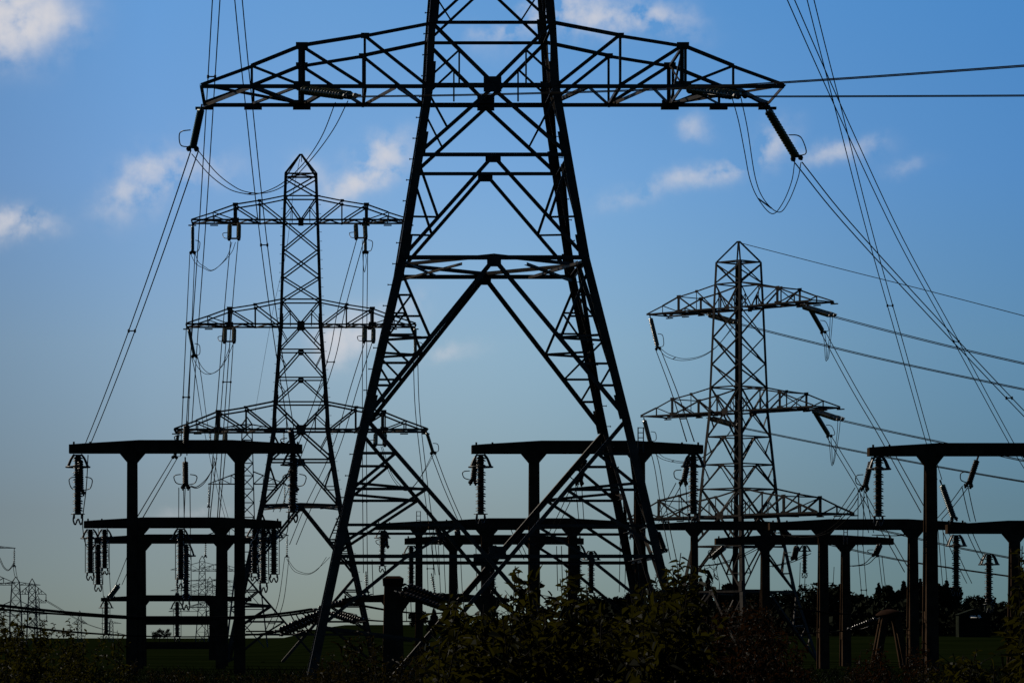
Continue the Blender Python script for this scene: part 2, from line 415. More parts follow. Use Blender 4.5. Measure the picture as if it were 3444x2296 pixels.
# far pylons: slimmer suspension towers with pointed arms
def far_pylon(px, Y, zs, half, wb, wtop, label, group='far pylons on the skyline', th=.16, yb=None):
    # zs: heights above camera of (peak, arm 1, arm 2, arm 3) given as image rows
    X = (px - CX) / K * Y; base = gz(px, Y) - .3
    root = thing('lattice_pylon', (X, Y, base), label, 'pylon', group)
    th *= .68
    zz = [H + (HY - y) / K * Y - base for y in zs]
    zp = zz[0]; arms = zz[1:]; ztop = zp - (1.2 if len(arms) else 1)
    zk = arms[-1] if arms else zp * .5
    def w(z):
        return wb + (wtop * 1.25 - wb) * z / zk if z < zk else wtop * 1.25 + (wtop * .8 - wtop * 1.25) * (z - zk) / max(.1, ztop - zk)
    m = MB()
    for sx_ in (-1, 1):
        for sy_ in (-1, 1):
            l = MB(); l.bar((sx_ * w(0), sy_ * w(0), 0), (sx_ * w(zk), sy_ * w(zk), zk), th * 1.3); l.bar((sx_ * w(zk), sy_ * w(zk), zk), (sx_ * w(ztop), sy_ * w(ztop), ztop), th * 1.1); l.bar((sx_ * w(ztop), sy_ * w(ztop), ztop), (0, 0, zp), th)
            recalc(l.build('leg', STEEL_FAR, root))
    z = 0
    while z < ztop - .3:
        st = max(1.6, w(z) * 2.0); z2 = min(ztop, z + st)
        for f in range(4):
            ca, sa = [(1, 0), (0, 1), (-1, 0), (0, -1)][f]
            def pt(u_, q): x, y = u_ * w(q), -w(q); return (ca * x - sa * y, sa * x + ca * y, q)
            m.bar(pt(-1, z), pt(1, z2), th * .7); m.bar(pt(1, z), pt(-1, z2), th * .7); m.bar(pt(-1, z2), pt(1, z2), th * .6)
        z = z2
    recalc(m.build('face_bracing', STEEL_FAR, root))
    for z, L in zip(arms, half):
        for s in (-1, 1):
            a = MB(); tip = Vector((s * L, 0, z)); up = max(.5, min(2.0, ztop - z))
            for y in (-1, 1):
                t0 = Vector((s * w(z + up), y * w(z + up), z + up)); b0 = Vector((s * w(z), y * w(z), z))
                a.bar(t0, tip, th * .9); a.bar(b0, tip, th)
                for t in (.3, .6): a.bar(lerp(t0, tip, t), lerp(b0, tip, t), th * .6); a.bar(lerp(t0, tip, t), lerp(b0, tip, t - .3), th * .6)
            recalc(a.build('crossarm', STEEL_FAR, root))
    return root
far_pylon(831, 590, (1402, 1447, 1627, 1800), (6.2, 6.3, 6.7), 3.4, 1.0, 'slim lattice pylon half hidden behind the right post of the near left gantry', th=.2)
far_pylon(680, 980, (1868, 1915, 1985, 2055), (8.5, 8.5, 9), 1.9, .9, 'leftmost pylon of the crowded far cluster behind the left gantry', th=.2)
far_pylon(706, 1150, (1938, 1952, 1996, 2042), (7.5, 7.5, 8), 1.9, .9, 'middle pylon of the crowded far cluster behind the left gantry', th=.2)
far_pylon(738, 1000, (1860, 1920, 1972, 2040), (7.5, 7.5, 8), 1.9, .9, 'pylon of the far cluster showing between the two thick left gantry posts', th=.2)
far_pylon(53, 800, (1938, 1966, 2052), (5.4, 5.6), 1.35, 1.0, 'grey pylon at the left edge with a flat cut-off top', th=.17)
far_pylon(108, 820, (1944, 1997, 2064), (3.1, 3.2), 1.3, .8, 'grey pylon with sharp pointed top near the left edge', th=.17)
far_pylon(126, 1250, (2000, 2026, 2062, 2100), (3.0, 3.0, 3.0), 1.3, .7, 'faint little pylon just right of the pointed one at the left edge', th=.2)
far_pylon(268, 1600, (2052, 2066, 2096), (2.9, 3.3), .95, .7, 'tiny far pylon standing alone in the gap left of the gantry', th=.24)
far_pylon(374, 1800, (2080, 2095), (5.0,), 1.1, .7, 'tiny far pylon behind the hanging insulators left of the thick post', th=.24)
far_pylon(-75, 560, (1805, 1842, 1960, 2070), (5.8, 5.8, 6), 3.2, 1.2, 'pylon beyond the left edge showing only the tip of one arm', th=.14)

# ------------------------------------------------------------------ insulators
def insulator(A, B, label, group, m, double=0, rad=.14, pitch=.17, horn=1, cat='insulator', flat=False, n=10, k=1.0):
    A, B = Vector(A), Vector(B)
    root = thing('insulator_string', A, label, cat, group)
    d = (B - A); L = d.length; d.normalize()
    side = d.cross(Vector((0, 0, 1)));
    if side.length < .2: side = Vector((1, 0, 0))
    side = Vector((1, 0, 0)) if abs(d.x) < .75 else Vector((0, 1, 0))
    side = (side - d * side.dot(d)).normalized(); up = side.cross(d).normalized()
    offs = [-double / 2, double / 2] if double else [0]
    for o in offs:
        m_ = MB(); prof = [(.03 * k, 0), (.03 * k, L * .08)]
        z = L * .08
        while z < L * .93:
            prof += [(.04, z), (.06, z + pitch * .3), (rad * .8, z + pitch * .48), (rad, z + pitch * .68), (rad * .9, z + pitch * .74), (.05, z + pitch * .76), (.04, z + pitch * .99)]
            z += pitch
        prof += [(.03 * k, z), (.03 * k, L)]
        m_.lathe(side * o, side * o + d, prof, n)
        recalc(m_.build('disc_string', m, root, True))
    y = MB(); hw = max(.16, double / 2 + .06)
    y.bar(d * L - side * hw, d * L + side * hw, .05 * k, .14 * k, ref=d)
    for s in (-1, 1):
        y.bar(d * L + side * s * hw * .9, d * (L + .34) + side * s * hw * .9, .075 * k)
        y.lathe(d * (L + .1) + side * s * hw * .9, d * (L + 1) + side * s * hw * .9, [(.03, 0), (.1 * k, .02), (.1 * k, .1), (.03, .12)], 8)
    recalc(y.build('yoke_plate', FIT, root))
    y = MB()
    if double: y.bar(-side * hw, side * hw, .05, .14, ref=d)
    y.bar(-d * .15, d * .1, .06 * k)
    recalc(y.build('hanger', FIT, root))
    for s in ([-1, 1] if horn == 2 else [-1] if horn < 0 else [1] if horn else []):
        h = MB()
        pts = [d * L + side * s * hw * .6, d * (L - .12) + side * s * (hw + rad + .16), d * (L * .72) + side * s * (hw + rad + .3), d * (L * .62) + side * s * (hw + rad + .22), d * (L * .58) + side * s * (rad + hw * .5)]
        h.tube(spline(pts, 5), .022 * k, 6); recalc(h.build('arcing_horn', FIT, root, True))
    return root
GI1 = 'insulator strings on the big near pylon'
insulator(P(678, 358, 134.4), P(649, 495, 138.0), 'dark green glass insulator string hanging from the left tip of the big pylon arm', GI1, GLASS_G, 0, .145, .21, -1)
insulator(P(2576, 360, 134.4), P(2676, 526, 138.0), 'slanting olive glass insulator string hanging from the right tip of the big pylon arm', GI1, GLASS_Y, 0.1, .12, .22, 1)
insulator(P(1018, 302, 131.0), P(1172, 322, 127.4), 'shiny glass insulator string lying along the left arm of the big pylon', GI1, GLASS_Y, .3, .16, .25, 1)
insulator(P(2312, 298, 131.0), P(2482, 322, 127.6), 'shiny glass insulator string lying along the right arm of the big pylon', GI1, GLASS_Y, .3, .16, .25, -1)
GI2 = 'insulator strings on the square-on pylon'
for (a, b, ya, yb, m, dbl, lab) in [
    ((648, 754), (648, 846), 303, 306, GLASS_G, 0, 'green glass string at the left tip of the top arm'),
    ((788, 754), (787, 802), 300, 297, GLASS_Y, .75, 'pair of short stubby strings under the left top arm'),
    ((1212, 754), (1214, 800), 300, 297, GLASS_Y, .75, 'pair of short stubby strings under the right top arm'),
    ((1228, 754), (1229, 845), 303, 306, GLASS_Y, 0, 'long string beside the stubby pair under the top right arm'),
    ((634, 1102), (653, 1194), 303, 306, GLASS_G, 0, 'slanting green glass string at the left tip of the middle arm'),
    ((772, 1104), (771, 1148), 300, 297, GLASS_Y, .75, 'pair of short stubby strings under the left middle arm'),
    ((1241, 1104), (1240, 1147), 300, 297, GLASS_Y, .75, 'pair of short stubby strings under the right middle arm'),
    ((1396, 1098), (1397, 1188), 303, 306, GLASS_Y, 0, 'long string at the right tip of the middle arm'),
    ((599, 1458), (588, 1534), 303, 306, GLASS_G, 0, 'green string at the left bottom arm tip, ending behind the beam'),
    ((743, 1458), (742, 1500), 300, 297, GLASS_Y, .75, 'pair of short stubby strings under the left bottom arm'),
    ((1279, 1458), (1278, 1495), 300, 297, GLASS_Y, .75, 'pair of short stubby strings under the right bottom arm'),
    ((1434, 1450), (1456, 1520), 303, 306, GLASS_Y, 0, 'slanting single string at the right tip of the bottom arm')]:
    insulator(P(*a, ya), P(*b, yb), lab + ' of the square-on pylon', GI2, m, dbl, .19 if dbl else .15, .17, 1 if not dbl else -1, n=8, k=1.5)
GI3 = 'insulator strings on the corner-on pylon'
for (a, b, ya, yb, dbl, lab) in [
    ((2186, 1062), (2212, 1168), 310, 313, 0, 'string hanging from the left tip of the top arm'),
    ((2700, 1030), (2796, 1060), 300, 296, .35, 'string pointing right from the right top arm'),
    ((2718, 1028), (2768, 1115), 300, 305, 0, 'string slanting down below the right top arm'),
    ((2384, 1058), (2474, 1084), 309, 305, .35, 'string running across the body under the top arm'),
    ((2734, 1380), (2822, 1409), 300, 296, .35, 'string pointing right from the right middle arm'),
    ((2738, 1382), (2788, 1464), 300, 305, 0, 'string slanting down below the right middle arm'),
    ((2384, 1404), (2470, 1429), 309, 305, .35, 'string running across the body under the middle arm'),
    ((2166, 1408), (2186, 1484), 310, 313, 0, 'string at the left middle arm tip')]:
    insulator(P(*a, ya), P(*b, yb), 'olive glass ' + lab + ' of the corner-on pylon', GI3, GLASS_Y, dbl, .2, .2, 1, n=8, k=1.4)
GI4 = 'insulator strings on the slim pylon behind the left gantry'
for x, y0, y1, lab in [(703, 1630, 1700, 'left tip of the middle arm'), (958, 1632, 1698, 'right tip of the middle arm'), (966, 1806, 1868, 'right tip of the bottom arm'), (692, 1806, 1868, 'left tip of the bottom arm'), (708, 1448, 1520, 'left tip of the top arm'), (955, 1448, 1520, 'right tip of the top arm')]:
    insulator(P(x, y0, 590), P(x - 1, y1, 590), 'thin pale insulator string at the %s of the slim pylon' % lab, GI4, GLASS_Y, 0, .2, .3, 0, n=6, k=1.8)
for x, y0, y1, Y, lab in [(48, 1846, 1900, 560, 'thin dark insulator hanging from the arm tip cut by the left edge'), (155, 1998, 2016, 820, 'stubby insulator at the right upper arm tip of the pointed far pylon'), (157, 2066, 2086, 820, 'stubby insulator at the right lower arm tip of the pointed far pylon')]:
    insulator(P(x, y0, Y), P(x - .5, y1, Y), lab, 'insulators on the far pylons', PORC, 0, .2, .3, 0, n=6, k=1.8)
GI5 = 'tension strings at the concrete gantries'
for (a, b, Y, m, lab) in [
    ((623, 1545), (624, 1630), 200.5, PORC, 'dark vertical tension string with two horns below the middle of the near left gantry beam'),
    ((628, 1424), (625, 1492), 198.5, PORC, 'dark tension string standing up over the middle of the near left gantry beam'),
    ((978, 1444), (984, 1492), 198.5, PORC, 'dark tension string standing up over the right end of the near left gantry beam'),
    ((270, 1540), (272, 1648), 199.3, PORC, 'dark tension string in front of the left end stack of the near left gantry'),
    ((992, 1534), (990, 1636), 199.3, PORC, 'dark tension string in front of the right end stack of the near left gantry'),
    ((1968, 1538), (1950, 1616), 200.5, PORC, 'dark tension string seen through the big pylon leg under the centre gantry beam'),
    ((2318, 1532), (2300, 1616), 200.5, PORC, 'dark slanting tension string beside the right hanging stack of the centre gantry'),
    ((2931, 1545), (2910, 1634), 200.5, PORC, 'dark slanting tension string beside the hanging stack of the right gantry'),
    ((3288, 1540), (3260, 1624), 200.5, PORC, 'dark slanting tension string under the right gantry beam right of its post'),
    ((1600, 1540), (1592, 1614), 200.5, PORC, 'dark tension string beside the left hanging stack of the centre gantry'),
    ((3164, 1620), (3206, 1738), 234, GLASS_G, 'sea-green glass string sloping down to the low beam right of the tall right post'),
    ((400, 1966), (372, 2004), 300, GLASS_G, 'small teal string sloping to the lowest left beam'),
    ((1468, 1765), (1484, 1818), 255, PORC, 'stubby dark string under the low centre beam left of the pole'),
    ((1538, 1782), (1541, 1812), 258, PORC, 'small dark string between the two low centre beams'),
    ((2210, 1785), (2232, 1845), 255, PORC, 'dark string beside the lower right leg of the big pylon'),
    ((2440, 1836), (2400, 1870), 255, PORC, 'dark string under the left end of the lower right beam'),
    ((2680, 1836), (2672, 1872), 255, PORC, 'dark string beside the small hanging stack on the lower right beam'),
    ((2960, 1830), (2946, 1862), 255, PORC, 'dark string under the right end of the lower right beam'),
    ((2622, 1770), (2646, 1796), 240, PORC, 'rusty dark string lying against the right low beam'),
    ((1293, 1784), (1297, 1832), 262, PORC, 'dark string beside the hanging stack left of the pole with the brown cap')]:
    insulator(P(*a, Y), P(*b, Y + 1), lab, GI5, m, 0, .175 if Y < 210 else .22, .13, (2 if 'horn' in lab or 'front' in lab else -1) if m is PORC else 0, n=10, k=1.3)
# small glass strings showing low down between the beams
GI6 = 'small glass strings low in the centre'
for a, b, lab in [((1231, 1926), (1233, 1985), 'upright small glass string right of the lower left leg of the big pylon'), ((1452, 1932), (1463, 1996), 'slanting small glass string between the two thin centre posts'), ((596, 1935), (596, 1996), 'thin glittering string beside the thick hanging stack under the left gantry'), ((2122, 1766), (2124, 1800), 'tiny glass string between the lower legs at the right of the big pylon')]:
    insulator(P(*a, 330), P(*b, 330), lab, GI6, GLASS_Y, 0, .17, .2, 0, n=8, k=1.6)

# hanging post insulator stacks: one prototype, then copies
def make_stack():
    root = thing('insulator_stack', (0, 0, 0), 'x', 'insulator', 'hanging insulator stacks under the gantry beams')
    b = MB()
    for sx_ in (-1, 1):
        for sy_ in (-1, 1): b.tube(spline([(sx_ * .18, sy_ * .12, 0), (sx_ * .34, sy_ * .2, -.22), (sx_ * .52, sy_ * .3, -.68)], 4), .055, 6)
    b.box((-.26, -.2, -.06), (.26, .2, 0))
    recalc(b.build('bracket', FIT, root))
    r = MB(); r.tube([(.62 * math.cos(t), .62 * math.sin(t), -.68) for t in [6.28318 * i / 28 for i in range(29)]], .046, 6, False); recalc(r.build('grading_ring', FIT, root, True))
    c = MB(); prof = [(.13, .0), (.13, .1)]; z = .12; i = 0
    while z < 3.05:
        for q in (0, .13):
            prof += [(.145, z + q), (.16, z + q + .015), (.21, z + q + .045), (.265, z + q + .085), (.275, z + q + .11), (.145, z + q + .115)]
        prof += [(.145, z + .26), (.17, z + .27), (.17, z + .37), (.145, z + .38)]; z += .39
    prof += [(.12, z), (.12, 3.24)]
    c.lathe((0, 0, 0), (0, 0, -1), prof, 14); recalc(c.build('shed_column', PORC, root, True))
    for s in (-1, 1):
        q = MB(); q.tube([(s * .33, 0, -.7), (s * .33, 0, -3.24)], .028, 5); recalc(q.build('guard_rod', FIT, root))
    e = MB(); e.lathe((0, 0, -3.22), (0, 0, -4), [(.1, 0), (.36, .01), (.37, .05), (.1, .07)], 18); recalc(e.build('end_plate', FIT, root, True))
    for s in (-1, 1):
        k = MB(); k.tube(spline([(s * .2, 0, -3.27), (s * .24, 0, -3.6), (s * .14, .1, -3.82), (s * .02, .1, -3.5)], 5), .045, 6); k.bar((s * .2, 0, -3.28), (s * .2, 0, -3.5), .1); recalc(k.build('clamp', FIT, root, True))
    return root
proto = make_stack(); used = [False]
def stack(px, py, Y, sc, label):
    if not used[0]: o = proto; used[0] = True
    else:
        o = proto.copy(); C.objects.link(o)
        for ch in proto.children:
            if ch.name.startswith('guard_rod') and not 290 < px < 930: continue
            c = ch.copy(); C.objects.link(c); c.parent = o
    o.location = P(px, py, Y); o.scale = (min(1.05, sc + .14),) * 2 + (sc,); o['label'] = label
for a in [(304, 1779, 236, .86, 'leftmost of the three bunched insulator stacks below the second left beam'),
          (262, 1528, 200, 1.0, 'brown insulator stack hanging from the left end of the near left gantry'),
          (985, 1521, 200, 1.0, 'brown insulator stack hanging from the right end of the near left gantry'),
          (1617, 1528, 200, 1.0, 'brown insulator stack hanging from the left end of the centre gantry'),
          (2332, 1526, 200, 1.0, 'brown insulator stack hanging from the right end of the centre gantry'),
          (2955, 1535, 200, 1.0, 'brown insulator stack hanging from the left end of the tall right gantry'),
          (330, 1829, 255, .86, 'lowest-reaching of the three bunched insulator stacks below the second left beam'),
          (352, 1779, 240, .78, 'rightmost of the three bunched insulator stacks below the second left beam'),
          (608, 1777, 236, 1.0, 'left stack of the thick bunch under the middle of the left gantries'),
          (626, 1829, 255, 1.2, 'longest stack of the thick bunch under the middle of the left gantries'),
          (857, 1776, 240, .9, 'left stack of the bunch under the right end of the second left beam'),
          (886, 1776, 236, 1.08, 'middle stack of the bunch under the right end of the second left beam'),
          (921, 1774, 236, .92, 'right stack of the bunch under the right end of the second left beam'),
          (357, 2020, 330, .9, 'small stack hanging from the left end of the lowest left beam'),
          (596, 2022, 330, .95, 'small stack hanging from the middle of the lowest left beam'),
          (1286, 1783, 262, .78, 'stack hanging beside the lower left leg of the big pylon'),
          (1383, 1834, 258, .85, 'stack hanging from the left end of the second centre beam'),
          (1656, 1833, 258, .9, 'stack behind the left post of the centre gantry'),
          (1944, 1832, 258, 1.0, 'stack hanging behind the thin post inside the big pylon'),
          (1988, 1852, 262, .92, 'stack standing free under the lowest bar inside the right half of the big pylon'),
          (2214, 1834, 262, .7, 'stack at the outer right leg of the big pylon'),
          (2706, 1833, 258, .6, 'small stack hanging from the middle of the lower right beam'),
          (3216, 1798, 232, 1.02, 'tall stack hanging from the low beam right of the tall right post'),
          (3326, 1862, 236, 1.0, 'tall stack standing by itself near the right edge')]: stack(*a)

# ------------------------------------------------------------------ concrete gantries
def gantry(x0, x1, yt, yb, posts, Y, label, wpost=.55, extra=(), group='concrete gantries of the substation'):
    root = thing('concrete_gantry', P((x0 + x1) / 2, HY, Y) * 1 + Vector((0, 0, -H)), label, 'gantry', group)
    o = root.location.copy()
    def q(px, py): v_ = P(px, py, Y); return v_.x - o.x, v_.z
    dep = .85
    b = MB(); L = x1 - x0; dz = 15 * 200 / Y
    poly = [q(x0, yb), q(x1, yb), q(x1, yt + dz), q(x1 - L * .06, yt + dz * .75), q(x1 - L * .3, yt), q(x0 + L * .3, yt), q(x0 + L * .06, yt + dz * .75), q(x0, yt + dz)]
    b.prism(poly, -dep / 2, dep / 2)
    for t in (.02, .09, .91, .98):                              # bolts on the beam ends
        bx, bz = q(x0 + L * t, yt + dz * .9); b.box((bx - .05, -.15, bz - .1), (bx + .05, -.05, bz + .14))
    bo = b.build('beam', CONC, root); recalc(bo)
    rb = MB(); zb = q(x0, yb)[1]; zt = q(x0, yt + dz)[1]
    for s in (-1, 1):                                           # shallow arris strips on the beam faces
        rb.box((q(x0, 0)[0] + .2, s * (dep / 2 + .003) - (.03 if s > 0 else 0), zt - .06), (q(x1, 0)[0] - .2, s * (dep / 2 + .003) + (.0 if s > 0 else .03), zt - .01))
    recalc(rb.build('arris_strip', CONC, bo))
    for (e0, e1, et, eb) in extra:
        m = MB(); m.prism([q(e0, eb), q(e1, eb), q(e1, et), q(e0, et)], -dep * .4, dep * .4); recalc(m.build('beam', CONC, root))
    for px in posts:
        m = MB(); cx, z1 = q(px, yb); z1 -= .004
        hw = wpost / 2; hh = 43 * 200 / K; hd = 31 * 200 / K
        m.prism([(cx - hw, z1 - hd), (cx + hw, z1 - hd), (cx + hh, z1), (cx - hh, z1)], -dep / 2 + .03, dep / 2 - .03)
        def sec(z, dp, wd):
            a, w2, t = dp / 2, wd / 2, .17
            wi = w2 * .62
            return [(cx - w2, -a, z), (cx + w2, -a, z), (cx + w2, -a + t, z), (cx + wi, -a + t + .06, z), (cx + wi, a - t - .06, z), (cx + w2, a - t, z), (cx + w2, a, z), (cx - w2, a, z), (cx - w2, a - t, z), (cx - wi, a - t - .06, z), (cx - wi, -a + t + .06, z), (cx - w2, -a + t, z)]
        zg = gz(px, Y) - .5; zh = z1 - hd - .002
        m.loft([sec(zg, 1.75, wpost * 1.12), sec(zh, .72, wpost)])
        zs_ = zg + (zh - zg) * .28
        m.box((cx - hw * 1.0, -.3, zs_), (cx + hw * 1.0, .3, zs_ + .6))
        recalc(m.build('post', CONC, root))
    return root
gantry(233, 1017, 1480, 1524, (445, 806), 200, 'near left concrete gantry with its wide beam on two posts')
gantry(1586, 2363, 1482, 1525, (1796, 2151), 200, 'near centre concrete gantry seen through the legs of the big pylon')
gantry(2920, 3704, 1490, 1533, (3129, 3486), 200, 'near right concrete gantry running out of the picture', wpost=.6)
gantry(283, 947, 1739, 1775, (465, 742), 236, 'second left gantry, lower, directly behind the near left one')
gantry(318, 917, 1796, 1827, (477, 752), 258, 'third left gantry whose beam shows just under the second one')
gantry(340, 846, 2000, 2021, (476, 716), 330, 'lowest left gantry with three beams one above another', wpost=.62, extra=((486, 706, 2070, 2100), (486, 706, 2157, 2181)))
gantry(1441, 2116, 1742, 1777, (1633, 1926), 242, 'low gantry crossing behind the big pylon at the height of the ladder')
gantry(1263, 1790, 1751, 1781, (1409, 1646), 300, 'low gantry starting at the lower left leg of the big pylon')
gantry(1361, 1962, 1798, 1830, (1524, 1799), 258, 'lower gantry in the middle, its beam just under the crossing one')
gantry(2190, 2720, 1752, 1782, (2335, 2575), 300, 'low gantry starting right of the big pylon with a slim left post')
gantry(2586, 3250, 1745, 1781, (2768, 3070), 234, 'low gantry right of the corner-on pylon, with two brown-edged posts')
gantry(2405, 3003, 1798, 1831, (2573, 2843), 258, 'lower right gantry whose beam crosses the foot of the corner-on pylon')
gantry(3183, 3860, 1750, 1794, (3412, 3740), 216, 'low gantry at the right edge with one thick post in view')
gantry(1150, 1712, 1995, 2024, (1330, 1640), 185, 'squat gantry hidden low behind the bushes in the middle', wpost=.7)

# ------------------------------------------------------------------ ladders on the beams
def ladder(x0, x1, y0, y1, Y, label, nr=3):
    a = P(x0, y1, Y); r = thing('ladder', a, label, 'ladder', 'maintenance ladders on the gantries'); w = P(x1, y1, Y).x - a.x; h = P(x0, y0, Y).z - a.z
    for s in (0, w): m = MB(); m.bar((s, 0, 0), (s, 0, h), .06); recalc(m.build('rail', FIT, r))
    for i in range(nr): m = MB(); z = h * (i + .9) / nr; m.bar((0, 0, z), (w, 0, z), .045); recalc(m.build('rung', FIT, r))
ladder(2146, 2164, 1436, 1520, 199.2, 'ladder sticking up above the right part of the centre gantry', 5)
ladder(1401, 1414, 1718, 1775, 299, 'small ladder sticking up above the low centre beam', 4)
ladder(2838, 2850, 1774, 1830, 257, 'small ladder on the lower right beam under the right beams', 4)

# ------------------------------------------------------------------ conductors
GL = {'a': 'twin conductors of the big near pylon', 'b': 'twin conductors of the square-on pylon', 'c': 'twin conductors of the corner-on pylon', 'd': 'droppers between the gantries', 'e': 'tensioned busbar wires near the ground'}
def conductor(pts, Y, gap, r, label, grp, sag=0, spacers=(), n=22, single=False, name='power_line', cat='cable', gy=0.0):
    """pts: image points; Y: depth at both ends (linear along the wire)"""
    A, B = P(*pts[0], Y[0]), P(*pts[-1], Y[1])
    root = thing(name, A, label, cat, GL.get(grp, grp))
    if len(pts) == 2:
        line = [lerp(A, B, i / n) - Vector((0, 0, sag * 4 * (i / n) * (1 - i / n))) for i in range(n + 1)]
    else:
        cum = [0]
        for a, b in zip(pts, pts[1:]): cum.append(cum[-1] + math.hypot(b[0] - a[0], b[1] - a[1]))
        line = spline([P(*p, Y[0] + (Y[1] - Y[0]) * c / cum[-1]) for p, c in zip(pts, cum)], 6)
    offs = [Vector((0, 0, 0))] if single else [Vector((-gap / 2, -gy / 2, 0)), Vector((gap / 2, gy / 2, 0))]
    for o in offs:
        m = MB(A); m.tube([p + o for p in line], r, 5); recalc(m.build('conductor', WIRE, root, True))
    for t in spacers:
        f = t * (len(line) - 1); i = min(int(f), len(line) - 2); p = lerp(line[i], line[i + 1], f - i)
        m = MB(A); m.bar(p + offs[0] * 1.1, p + offs[-1] * 1.1, r * 2.0)
        for o in offs: m.lathe(p + o - Vector((0, 0, .09)), p + o + Vector((0, 0, .09)), [(r * .8, 0), (r * 2.1, .03), (r * 2.1, .15), (r * .8, .18)], 6)
        recalc(m.build('spacer', FIT, root))
    return root
def jumper(p1, p2, Y, r, label, grp, sp=()):
    A = P(*p1[0], Y[0]); root = thing('jumper_cable', A, label, 'cable', grp); ls = []
    for pts in (p1, p2):
        if not pts: continue
        cum = [0]
        for a, b in zip(pts, pts[1:]): cum.append(cum[-1] + math.hypot(b[0] - a[0], b[1] - a[1]))
        line = spline([P(*p, Y[0] + (Y[1] - Y[0]) * c / cum[-1]) for p, c in zip(pts, cum)], 6); ls.append(line)
        m = MB(A); m.tube(line, r, 5); recalc(m.build('conductor', WIRE, root, True))
    for t in sp:
        a, b = [l[int(t * (len(l) - 1))] for l in ls]; m = MB(A); m.bar(a, b, r * 2.2); recalc(m.build('spacer', FIT, root))
r1 = .025
conductor([(655, 506), (297, 1489)], (138.3, 200), .29, r1, 'twin line slanting from the big pylon left arm tip to the left gantry', 'a', .35, (.5,))
conductor([(748, -336), (727, 0), (703, 400), (678, 800), (655, 1130), (636, 1424)], (134, 198), .30, r1, 'near-vertical twin line dropping to the middle of the left gantry', 'a', 0, (.33,))
conductor([(742, -700), (802, 0), (842, 400), (884, 788), (930, 1130), (979, 1444)], (128, 198), .31, r1, 'twin line dropping past the square-on pylon to the left gantry right end', 'a', 0, (.62,))
conductor([(2685, 546), (2848, 748), (3140, 1068), (3444, 1390), (3600, 1545)], (138.3, 200), .29, r1, 'twin line from the big pylon right arm tip towards the right edge', 'a', 0, (.7,))
conductor([(2560, -700), (2726, 0), (2828, 400), (2930, 800), (3034, 1170), (3123, 1488), (3160, 1612)], (128, 234), .30, r1, 'steepest twin line from the top edge to behind the post of the right gantry', 'a', 0, (.6,))
conductor([(2519, -336), (2660, 0), (2838, 400), (3026, 800), (3200, 1118), (3401, 1488), (3475, 1610)], (134, 236), .30, r1, 'twin line from the top edge that crosses the other lines towards the right gantry', 'a', 0, (.68,))
conductor([(1186, 326), (1655, 318), (2244, 300), (2850, 264), (3444, 222), (3700, 202)], (127.2, 88), .02, .017, 'thick dark double line rising to the right edge just above another', 'a', 0, (), gy=.24)
conductor([(2496, 322), (2560, 325), (3000, 324), (3444, 322), (3600, 320)], (127.4, 111), .02, .017, 'level double line running from the right arm of the big pylon to the right edge', 'a', 0, (), gy=.24)
jumper([(645, 518), (704, 587), (765, 633), (816, 650), (867, 652), (944, 620), (1020, 551), (1082, 459), (1128, 345)], [(669, 510), (724, 577), (776, 620), (827, 645), (898, 648), (969, 615), (1051, 531), (1122, 434), (1170, 340)], (138.3, 127.5), .018, 'slack double loop of cable below the left arm of the big pylon', 'jumper loops of the big near pylon', (.42,))
jumper([(2461, 325), (2484, 408), (2504, 510), (2522, 602), (2550, 668), (2596, 719), (2632, 684), (2662, 612), (2672, 550)], [(2491, 325), (2514, 434), (2540, 597), (2571, 673), (2619, 714), (2652, 679), (2683, 602), (2694, 546)], (127.6, 138.3), .018, 'slack double loop of cable below the right arm of the big pylon', 'jumper loops of the big near pylon', (.5,))
r2 = .036
for pts, Ys, gp, lab, sp in [
    ([(647, 852), (636, 1100), (618, 1530)], (306, 240), .42, 'twin line hanging from the top left arm tip of the square-on pylon', (.8,)),
    ([(788, 812), (771, 1003), (742, 1386), (729, 1560), (716, 1740)], (297, 240), .6, 'twin line hanging below the left stubby pair of the top arm', ()),
    ([(655, 1202), (668, 1270), (697, 1463), (735, 1640), (762, 1740)], (306, 580), .5, 'twin line slanting right from the middle left arm tip towards the slim pylon', ()),
    ([(772, 1154), (762, 1300), (748, 1480), (722, 1740)], (297, 240), .6, 'twin line hanging below the left stubby pair of the middle arm', (.3,)),
    ([(1212, 806), (1150, 1034), (1112, 1217), (1018, 1488), (930, 1720)], (297, 330), .6, 'twin line slanting down left behind the square-on pylon body from its top arm', (.5,)),
    ([(1239, 1152), (1195, 1290), (1127, 1513), (1039, 1700), (985, 1830)], (297, 330), .6, 'twin line slanting down left from the right middle arm', (.55,)),
    ([(1229, 850), (1226, 1200), (1226, 1600), (1229, 1925)], (306, 330), .36, 'vertical twin line beside the left leg of the big pylon', (.75,)),
    ([(1397, 1193), (1404, 1380), (1428, 1600), (1446, 1745), (1470, 1932)], (306, 330), .36, 'vertical twin line dropping from the middle right arm tip of the square-on pylon', (.72,)),
    ([(1457, 1526), (1500, 1640), (1552, 1760)], (306, 330), .36, 'short twin line dropping from the bottom right arm tip of the square-on pylon', ()),
    ([(588, 1540), (470, 1740)], (306, 240), .4, 'short twin line slanting left below the near left gantry beam', ()),
    ([(965, 1872), (945, 2020), (905, 2115)], (590, 420), .7, 'faint twin line sloping down from the slim pylon bottom arm', (.9,))]:
    conductor(pts, Ys, gp, r2 * (1.3 if Ys[0] > 500 else 1), lab, 'b', 0, sp)
conductor([(48, 1902), (51, 1925), (55, 1942)], (560, 640), .35, .045, 'short twin line hanging above the flat-topped far pylon', 'lines of the far pylons')
